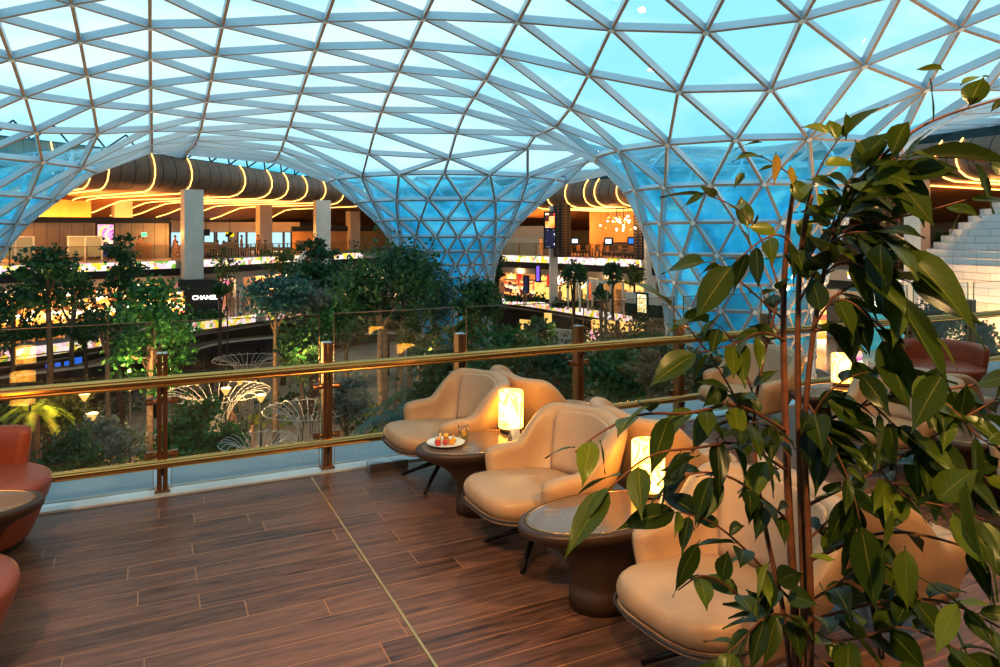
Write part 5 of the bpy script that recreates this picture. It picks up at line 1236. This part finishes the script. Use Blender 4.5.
# ------------------------------------------------------------------ foreground ficus
fic = thing('ficus', 'tall weeping ficus with many slender stems and glossy drooping leaves in the foreground', 'plant', xy(797, 1.70, 0))
F0 = V(fic.location)
MB().lathe([(0, 0), (.17, 0), (.19, .03), (.24, .42), (.245, .46), (.225, .46), (.22, .42), (0, .42)], 36).build('pot', M['dark'], fic, smooth=False)
MB().lathe([(0, .405), (.221, .405), (.221, .425), (0, .43)], 30).build('soil', M['bark_dark'], fic)
def fp(px, py, d): return at(px, py, d) - F0
def stem(pts, r, name='stem'):
    # smooth the polyline
    P = [V(p) for p in pts]
    for _ in range(2):
        Q = [P[0]]
        for a, b in zip(P, P[1:]): Q += [a * .75 + b * .25, a * .25 + b * .75]
        P = Q + [P[-1]]
    n = len(P); MB().tube(P, [r * (1 - .62 * i / (n - 1)) for i in range(n)], 8).build(name, M['stem'], fic, smooth=True); return P
base = V((0, 0, .42)); D = 1.70
def trunk(pts, r): return stem([base + (fp(pts[0][0], 667, D) - base) * .0 + V(((pts[0][0] - 800) * .0012, 0, 0))] + [fp(*p) for p in pts], r, 'trunk')
trunk([(797, 640, 1.70), (788, 500, 1.72), (784, 380, 1.74), (783, 300, 1.75), (787, 235, 1.74), (795, 180, 1.70)], .0115)
trunk([(806, 640, 1.70), (800, 480, 1.68), (797, 340, 1.66), (800, 250, 1.66), (812, 195, 1.66)], .0105)
trunk([(812, 640, 1.66), (808, 520, 1.64), (803, 430, 1.64), (814, 320, 1.62), (832, 235, 1.62), (852, 190, 1.62)], .0095)
trunk([(792, 640, 1.70), (762, 520, 1.72), (752, 430, 1.74), (760, 370, 1.74), (778, 300, 1.74)], .007)
LV = []    # (position, direction, length, tone)
rr = random.Random(21)
def branch(pts, r=.0045, step=26, tone=0, size=58, ends=True, dens=1.0):
    dens *= 1.4
    P = stem([fp(*p) for p in pts], r, 'branch')
    tot = 0; nxt = rr.uniform(6, 16) * 1.7 / FPX; acc = 0
    for a, b in zip(P, P[1:]):
        L_ = (b - a).length; d = (b - a).normalized(); t = 0
        while acc + L_ - t >= nxt:
            t += nxt - acc; acc = 0; nxt = step * 1.7 / FPX * rr.uniform(.6, 1.35) / dens
            q = a.lerp(b, min(1, t / L_)); side = V((rr.gauss(0, 1), rr.gauss(0, 1), rr.gauss(0, .6))); side = (side - d * side.dot(d)).normalized()
            LV.append((q, (d * .65 + side * .85 + V((0, 0, -.28 + rr.gauss(0, .25)))).normalized(), size * rr.uniform(.48, .84) * 1.7 / FPX, tone + .10 + rr.gauss(0, .40)))  # random leaf tone; its wide spread also puts warm-lit leaves into the colour
        acc += L_ - t
    if ends:
        d = (P[-1] - P[-3]).normalized(); LV.append((P[-1], (d + V((0, 0, -.3))).normalized(), size * 1.05 * 1.7 / FPX, tone + rr.gauss(0, .15)))
B = [
 ([(832, 235, 1.62), (850, 200, 1.60), (872, 165, 1.58), (900, 140, 1.56), (935, 118, 1.55), (1003, 98, 1.54)], .005, 60, .1, 52, .5),
 ([(800, 250, 1.66), (806, 205, 1.62), (820, 165, 1.58), (838, 140, 1.56)], .0035, 26, .35, 48, 1),
 ([(795, 180, 1.7), (785, 170, 1.68), (765, 158, 1.66)], .0025, 20, .55, 34, .7),
 ([(783, 300, 1.75), (762, 235, 1.78), (735, 205, 1.80), (706, 195, 1.82)], .003, 30, .0, 42, .7),
 ([(784, 320, 1.74), (750, 290, 1.8), (722, 265, 1.82), (708, 262, 1.84)], .003, 26, -.1, 46, .8),
 ([(752, 430, 1.74), (722, 372, 1.72), (694, 335, 1.7), (674, 308, 1.68)], .003, 30, .0, 54, .9),
 ([(755, 400, 1.74), (738, 350, 1.70), (725, 330, 1.66), (712, 322, 1.64)], .0025, 26, .25, 50, .9),
 ([(785, 430, 1.72), (735, 400, 1.66), (690, 415, 1.60), (640, 412, 1.56), (600, 432, 1.52), (575, 452, 1.50)], .0042, 24, -.1, 56, 1.1),
 ([(786, 470, 1.72), (740, 440, 1.62), (700, 448, 1.56), (650, 452, 1.50), (612, 486, 1.46)], .004, 22, -.05, 56, 1.1),
 ([(788, 520, 1.72), (738, 478, 1.62), (700, 470, 1.56), (672, 482, 1.54)], .0035, 20, -.2, 54, 1.1),
 ([(790, 600, 1.7), (752, 555, 1.62), (712, 520, 1.56), (680, 512, 1.54)], .0035, 20, -.25, 54, 1.1),
 ([(792, 640, 1.7), (745, 600, 1.6), (705, 570, 1.54), (678, 590, 1.5)], .0035, 20, -.25, 54, 1.1),
 ([(805, 430, 1.64), (868, 402, 1.62), (930, 392, 1.6), (1005, 380, 1.58)], .0045, 20, .0, 62, 1.25),
 ([(808, 505, 1.64), (880, 470, 1.6), (940, 432, 1.56), (995, 400, 1.54)], .0045, 20, .05, 62, 1.25),
 ([(811, 560, 1.66), (880, 528, 1.58), (950, 540, 1.54), (1005, 565, 1.5)], .0045, 19, .1, 60, 1.25),
 ([(812, 620, 1.66), (880, 600, 1.56), (945, 598, 1.5), (1005, 630, 1.46)], .0045, 19, .15, 62, 1.3),
 ([(832, 235, 1.62), (880, 220, 1.58), (925, 212, 1.56), (965, 200, 1.54)], .004, 30, -.05, 56, .8),
 ([(816, 310, 1.62), (855, 282, 1.6), (880, 275, 1.58), (905, 280, 1.56)], .004, 22, -.2, 58, .9),
 ([(814, 330, 1.62), (845, 330, 1.58), (868, 315, 1.56), (880, 335, 1.54)], .0035, 24, -.2, 54, .8),
 ([(806, 460, 1.64), (850, 420, 1.6), (870, 395, 1.58), (905, 395, 1.56)], .0035, 22, .2, 56, 1.1),
 ([(815, 640, 1.66), (860, 640, 1.54), (900, 622, 1.5), (960, 650, 1.46)], .0035, 19, .1, 60, 1.3),
 ([(852, 190, 1.62), (875, 178, 1.6), (905, 160, 1.58), (950, 156, 1.56), (985, 162, 1.54)], .0035, 28, .1, 54, .9),
 ([(800, 270, 1.66), (835, 220, 1.7), (860, 200, 1.74), (885, 190, 1.78)], .003, 18, -.2, 54, 1.2),
 ([(784, 350, 1.74), (765, 300, 1.82), (752, 262, 1.86), (748, 230, 1.88)], .0025, 24, -.15, 44, .9),
 ([(786, 450, 1.73), (770, 420, 1.68), (740, 425, 1.62), (715, 440, 1.6)], .0025, 20, -.2, 50, 1.1),
 ([(808, 540, 1.66), (850, 500, 1.72), (890, 480, 1.78), (930, 490, 1.8)], .003, 20, -.3, 58, 1.2),
 ([(812, 600, 1.66), (850, 575, 1.6), (870, 560, 1.56), (905, 570, 1.52)], .003, 18, -.1, 60, 1.2),
 ([(800, 620, 1.7), (770, 610, 1.6), (742, 640, 1.56), (720, 660, 1.54)], .003, 18, -.2, 54, 1.2),
 ([(803, 440, 1.66), (820, 400, 1.6), (845, 378, 1.56), (868, 372, 1.54)], .003, 18, -.3, 60, 1.2),
 ([(870, 402, 1.62), (910, 440, 1.56), (950, 470, 1.52), (1000, 480, 1.5)], .003, 18, -.1, 64, 1.3),
 ([(815, 655, 1.64), (855, 690, 1.5), (900, 680, 1.46), (960, 690, 1.42)], .003, 18, .2, 66, 1.3),
 ([(880, 470, 1.6), (905, 500, 1.5), (945, 505, 1.46), (985, 520, 1.44)], .003, 18, .1, 64, 1.2),
 ([(838, 225, 1.62), (860, 190, 1.56), (890, 175, 1.52), (930, 178, 1.5)], .003, 17, .05, 66, 1.3),
 ([(800, 300, 1.66), (822, 260, 1.6), (835, 215, 1.57), (850, 180, 1.55)], .003, 17, .1, 56, 1.2),
 ([(785, 340, 1.74), (760, 330, 1.68), (735, 345, 1.64), (700, 352, 1.62)], .003, 20, 0, 52, 1.2),
 ([(806, 400, 1.64), (830, 440, 1.58), (850, 480, 1.54), (860, 520, 1.52)], .003, 18, -.1, 60, 1.1),
 ([(930, 392, 1.6), (955, 410, 1.54), (980, 440, 1.5), (1005, 450, 1.48)], .003, 17, .15, 62, 1.2),
 ([(828, 245, 1.62), (848, 232, 1.56), (872, 232, 1.53), (898, 246, 1.5)], .003, 15, .05, 78, 1.2),
 ([(822, 275, 1.62), (840, 262, 1.57), (860, 262, 1.54), (884, 284, 1.52)], .003, 15, -.1, 80, 1.2),
 ([(836, 230, 1.62), (846, 195, 1.57), (866, 170, 1.54), (896, 158, 1.52)], .003, 15, .15, 80, 1.2),
 ([(812, 330, 1.62), (830, 300, 1.57), (852, 300, 1.54), (872, 322, 1.52)], .003, 16, -.15, 76, 1.1),
 ([(800, 255, 1.66), (782, 232, 1.62), (760, 240, 1.6), (735, 262, 1.6)], .003, 20, -.1, 56, .9),
]
for pts, r_, stp, tone, size, dens in B: branch(pts, r_, stp, tone, size, True, dens)
# leaves that stand out, each with its stalk end, tip and tone
def leaf_px(bx, by, tx, ty, d, tone, dd=.0):
    a, b = fp(bx, by, d), fp(tx, ty, d + dd); LV.append((a, (b - a).normalized(), (b - a).length * .78, tone + .15))
for q in ((930, 78, 934, 118, 1.5, -.3), (944, 70, 912, 64, 1.5, 1.0), (960, 85, 994, 64, 1.5, .75), (1004, 98, 988, 112, 1.48, -.4), (846, 112, 846, 142, 1.55, -.1), (832, 133, 796, 118, 1.55, .55), (762, 142, 730, 145, 1.64, .25), (776, 152, 774, 182, 1.64, 1.6), (790, 165, 794, 186, 1.63, 1.5),
          (706, 192, 678, 206, 1.8, -.1), (745, 172, 732, 186, 1.78, -.2), (855, 140, 868, 172, 1.52, .45), (880, 178, 845, 205, 1.5, -.3), (935, 335, 962, 372, 1.36, .95), (925, 372, 915, 412, 1.38, .6), (945, 372, 905, 430, 1.36, -.1), (880, 238, 884, 316, 1.46, -.45), (905, 300, 890, 345, 1.46, .5), (903, 262, 962, 300, 1.46, -.3), (870, 165, 925, 162, 1.46, .0), (850, 205, 905, 180, 1.44, .15), (910, 152, 960, 160, 1.45, .1),
          (966, 205, 948, 232, 1.46, .4), (690, 330, 662, 318, 1.6, .2), (735, 395, 690, 372, 1.58, -.3), (650, 405, 618, 428, 1.45, .1), (600, 440, 606, 472, 1.44, .05), (575, 447, 540, 452, 1.46, .1), (640, 470, 584, 490, 1.42, .15), (700, 455, 650, 478, 1.42, .1), (612, 486, 578, 520, 1.44, .2), (606, 470, 560, 486, 1.44, .1), (585, 450, 562, 436, 1.46, -.1), (690, 462, 662, 430, 1.44, .2), (700, 540, 668, 590, 1.44, -.3), (770, 560, 752, 610, 1.40, .9), (765, 455, 775, 500, 1.42, -.2), (905, 545, 908, 610, 1.36, .5), (960, 600, 930, 655, 1.3, .8), (985, 540, 1000, 600, 1.3, .3), (893, 505, 880, 555, 1.38, .4), (965, 480, 985, 560, 1.34, .35), (835, 560, 800, 552, 1.4, .6)):
    leaf_px(*q)
# weed out leaves that crowd each other, then build every leaf with fold, droop and drip tip
def ficus_leaf_mat():
    m, nt, b_, out = newmat('ficus_leaves'); L = nt.links.new; uv = N(nt, 'UVMap'); sp = N(nt, 'SeparateXYZ'); L(uv.outputs[0], sp.inputs[0]); at_ = N(nt, 'Attribute'); at_.attribute_name = 'tone'
    r = ramp(nt, [(.0, (.012, .026, .005)), (.3, (.035, .062, .008)), (.5, (.085, .125, .012)), (.7, (.20, .25, .02)), (.85, (.36, .36, .03)), (1, (.55, .26, .02))]); L(at_.outputs['Fac'], r.inputs[0])
    ab = N(nt, 'Math', operation='ABSOLUTE'); s5 = N(nt, 'Math', operation='SUBTRACT'); L(sp.outputs['X'], s5.inputs[0]); s5.inputs[1].default_value = .5; L(s5.outputs[0], ab.inputs[0]); lt = N(nt, 'Math', operation='LESS_THAN'); L(ab.outputs[0], lt.inputs[0]); lt.inputs[1].default_value = .022
    wv = N(nt, 'TexWave'); wv.inputs['Scale'].default_value = 3.2; wv.inputs['Distortion'].default_value = 0; wv.bands_direction = 'Y'
    cb = N(nt, 'CombineXYZ'); sub = N(nt, 'Math', operation='SUBTRACT'); L(sp.outputs['Y'], sub.inputs[0]); mu = N(nt, 'Math', operation='MULTIPLY'); L(ab.outputs[0], mu.inputs[0]); mu.inputs[1].default_value = .55; L(mu.outputs[0], sub.inputs[1]); L(sub.outputs[0], cb.inputs[1]); L(cb.outputs[0], wv.inputs['Vector'])
    hs = N(nt, 'HueSaturation'); L(r.outputs[0], hs.inputs['Color']); vr = N(nt, 'MapRange'); L(wv.outputs['Fac'], vr.inputs['Value']); vr.inputs['From Min'].default_value = .85; vr.inputs['To Min'].default_value = 1.0; vr.inputs['To Max'].default_value = 1.22; L(vr.outputs[0], hs.inputs['Value'])
    mx = N(nt, 'Mix'); mx.data_type = 'RGBA'; f = N(nt, 'Math', operation='MULTIPLY'); L(lt.outputs[0], f.inputs[0]); f.inputs[1].default_value = .55; L(f.outputs[0], mx.inputs[0]); L(hs.outputs[0], mx.inputs[6]); mx.inputs[7].default_value = (.30, .28, .06, 1)
    L(mx.outputs[2], b_.inputs['Base Color']); b_.inputs['Roughness'].default_value = .32; b_.inputs['Specular IOR Level'].default_value = .3
    t = N(nt, 'BsdfTranslucent'); L(mx.outputs[2], t.inputs['Color']); ms = N(nt, 'MixShader'); ms.inputs[0].default_value = .3; L(b_.outputs[0], ms.inputs[1]); L(t.outputs[0], ms.inputs[2]); L(ms.outputs[0], out.inputs['Surface']); return m
M['ficus'] = ficus_leaf_mat()
def thin_out(q):
    p, d, L_, t = q; c = F0 + p + d * L_ * .5 - EYE; dp = c.dot(FWD); px, py = 500 + FPX * c.dot(RGT) / dp, 232 - FPX * c.z / dp
    for x0, y0, x1, y1, k in ((612, 428, 668, 502, .75), (545, 400, 600, 520, .45), (895, 515, 975, 572, .6), (668, 436, 728, 470, .5), (620, 560, 720, 667, .5), (905, 190, 1000, 330, .45)):
        if x0 < px < x1 and y0 < py < y1: return rr.random() > k
    return True
LV = [q for q in LV if thin_out(q)]
mb = MB(); tones = []
PRF = [(0, .04), (.10, .30), (.24, .44), (.40, .48), (.56, .42), (.72, .27), (.84, .11), (.92, .045), (1, .004)]
for p, d, L_, tone in LV:
    pet = d * L_ * .10; p2 = p + pet; g = V((0, 0, -1)); nrm = V((rr.gauss(0, .5), rr.gauss(0, .5), 1)) - FWD * rr.uniform(0, .75); side = d.cross(nrm).normalized(); nn = side.cross(d).normalized(); wd = L_ * rr.uniform(.44, .56); dr = rr.uniform(.10, .34); fold = rr.uniform(.08, .4)
    mb.tube([p, p2], .0011, 4); tones += [.25] * (len(mb.v) - len(tones)); rows = []; uvs = []; wob = rr.uniform(0, 6)
    for k, (t, w) in enumerate(PRF):
        c = p2 + d * L_ * t + g * L_ * dr * t * t; row = []; uv_ = []
        for j, u in enumerate((-1, -.5, 0, .5, 1)):
            row.append(c + side * u * w * wd + nn * (abs(u) * w * wd * fold + .03 * L_ * sin(wob + 5 * t + 2 * u) * abs(u))); uv_.append((.5 + u * .5, t))
        rows.append(row); uvs.append(uv_)
    mb.grid(rows, uvs=uvs); tv = max(0, min(1, .36 + .34 * tone)); tones += [tv] * (len(mb.v) - len(tones))
fo = mb.build('foliage', M['ficus'], fic, smooth=True, clean=False)
ca = fo.data.attributes.new('tone', 'FLOAT', 'POINT'); ca.data.foreach_set('value', tones)
print('ficus leaves', len(LV))

# ------------------------------------------------------------------ light: evening sky, warm gallery lights, lounge downlights
w = bpy.data.worlds.new('World'); scene.world = w; w.use_nodes = True; nt = w.node_tree; L = nt.links.new
bg = nt.nodes['Background']; tc = N(nt, 'TexCoord'); sp = N(nt, 'SeparateXYZ'); L(tc.outputs['Generated'], sp.inputs[0])
no = N(nt, 'TexNoise'); no.inputs['Scale'].default_value = 2.2; no.inputs['Detail'].default_value = 6; no.inputs['Roughness'].default_value = .55; mp = N(nt, 'Mapping'); mp.inputs['Scale'].default_value = (1, 1, 3.2); L(tc.outputs['Generated'], mp.inputs[0]); L(mp.outputs[0], no.inputs['Vector'])
cl = ramp(nt, [(.36, (.33, .67, .80)), (.48, (.50, .77, .85)), (.60, (.73, .86, .90))]); L(no.outputs['Fac'], cl.inputs[0])
mr = N(nt, 'MapRange'); L(sp.outputs['Z'], mr.inputs['Value']); mr.inputs['From Min'].default_value = .068; mr.inputs['From Max'].default_value = .094
nz = N(nt, 'Math', operation='MULTIPLY_ADD'); L(no.outputs['Fac'], nz.inputs[0]); nz.inputs[1].default_value = .05; L(sp.outputs['Z'], nz.inputs[2]); L(nz.outputs[0], mr.inputs['Value']); mr.inputs['From Min'].default_value = .10; mr.inputs['From Max'].default_value = .118
mx = N(nt, 'Mix'); mx.data_type = 'RGBA'; L(mr.outputs[0], mx.inputs[0]); mx.inputs[6].default_value = (.10, .50, .66, 1); L(cl.outputs[0], mx.inputs[7]); L(mx.outputs[2], bg.inputs['Color']); bg.inputs['Strength'].default_value = 1.12
# warm uplights inside the galleries
for px, o_, e in ((20, 9, 900), (90, 10, 900), (20, 2, 90), (90, 2, 90), (150, 2, 90), (190, 3, 120), (150, 9, 700), (225, 9, 800), (285, 9, 700), (340, 9, 600)):
    plight('gallery_light', UP.q(U(px), o_, 1.8), (1, .48, .12), e * 1.5, .3)
for px, o_, e in ((515, 5, 500), (575, 4, 350), (630, 4, 350)): plight('gallery_light', UP.q(UM(px), o_, 2.6), (1, .52, .16), e, .3)
for px, o_, e in ((930, 6, 300), (1000, 6, 300)): plight('gallery_light', UP.q(UP.near_px(px, i_rt, NU), o_, 3.2), (1, .5, .15), e, .3)
for px, e in ((20, 130), (110, 130), (215, 130), (300, 130)): plight('concourse_light', UP.q(UPX(px), 2.5, LZ + 2.6), (1, .68, .38), e, .2)
for px, e in ((500, 35), (535, 35), (580, 45), (625, 45)): plight('concourse_light', UP.q(UMX(px), 1.0, LZ + 2.6), (1, .68, .38), e, .2)
for px, d, e in ((860, 34, 250), (800, 36, 200)): plight('concourse_light', xy(px, d, LZ + 2.6), (1, .66, .36), e, .2)  # unseen point lights added to brighten the dark concourse behind the ficus
def spot(loc, target, col, e, size=1.2, r=.12):
    l = bpy.data.lights.new('downlight', 'SPOT'); l.color = col; l.energy = e; l.spot_size = size; l.spot_blend = .6; l.shadow_soft_size = r; o = bpy.data.objects.new('downlight', l); COL.objects.link(o); o.location = loc
    o.rotation_euler = (V(target) - V(loc)).to_track_quat('-Z', 'Y').to_euler(); return o
spot((-.6, -1.2, 4.7), (1.5, 1.5, 1.5), (1, .64, .26), 800, .8)
spot((3.2, -.5, 4.7), (2.2, 3.2, .3), (1, .66, .32), 500, 1.4)
spot((-1.5, .5, 4.7), (-.2, 3.9, .2), (1, .60, .34), 460, 1.3)
spot((7, .5, 4.7), (6, 4.5, .3), (1, .66, .34), 220, 1.4)
vs = scene.view_settings; vs.view_transform = 'Standard'; vs.look = 'None'; vs.exposure = .25; vs.gamma = 1
vs.use_curve_mapping = True; cm = vs.curve_mapping; c_ = cm.curves[3]
for p_ in ((.12, .09), (.30, .275), (.62, .675), (.85, .905)): c_.points.new(*p_)
cm.update()
cy = scene.cycles; cy.max_bounces = 7; cy.diffuse_bounces = 3; cy.glossy_bounces = 3; cy.transmission_bounces = 4; cy.transparent_max_bounces = 14; cy.sample_clamp_indirect = 3; cy.sample_clamp_direct = 0
cy.caustics_reflective = False; cy.caustics_refractive = False; cy.use_denoising = True
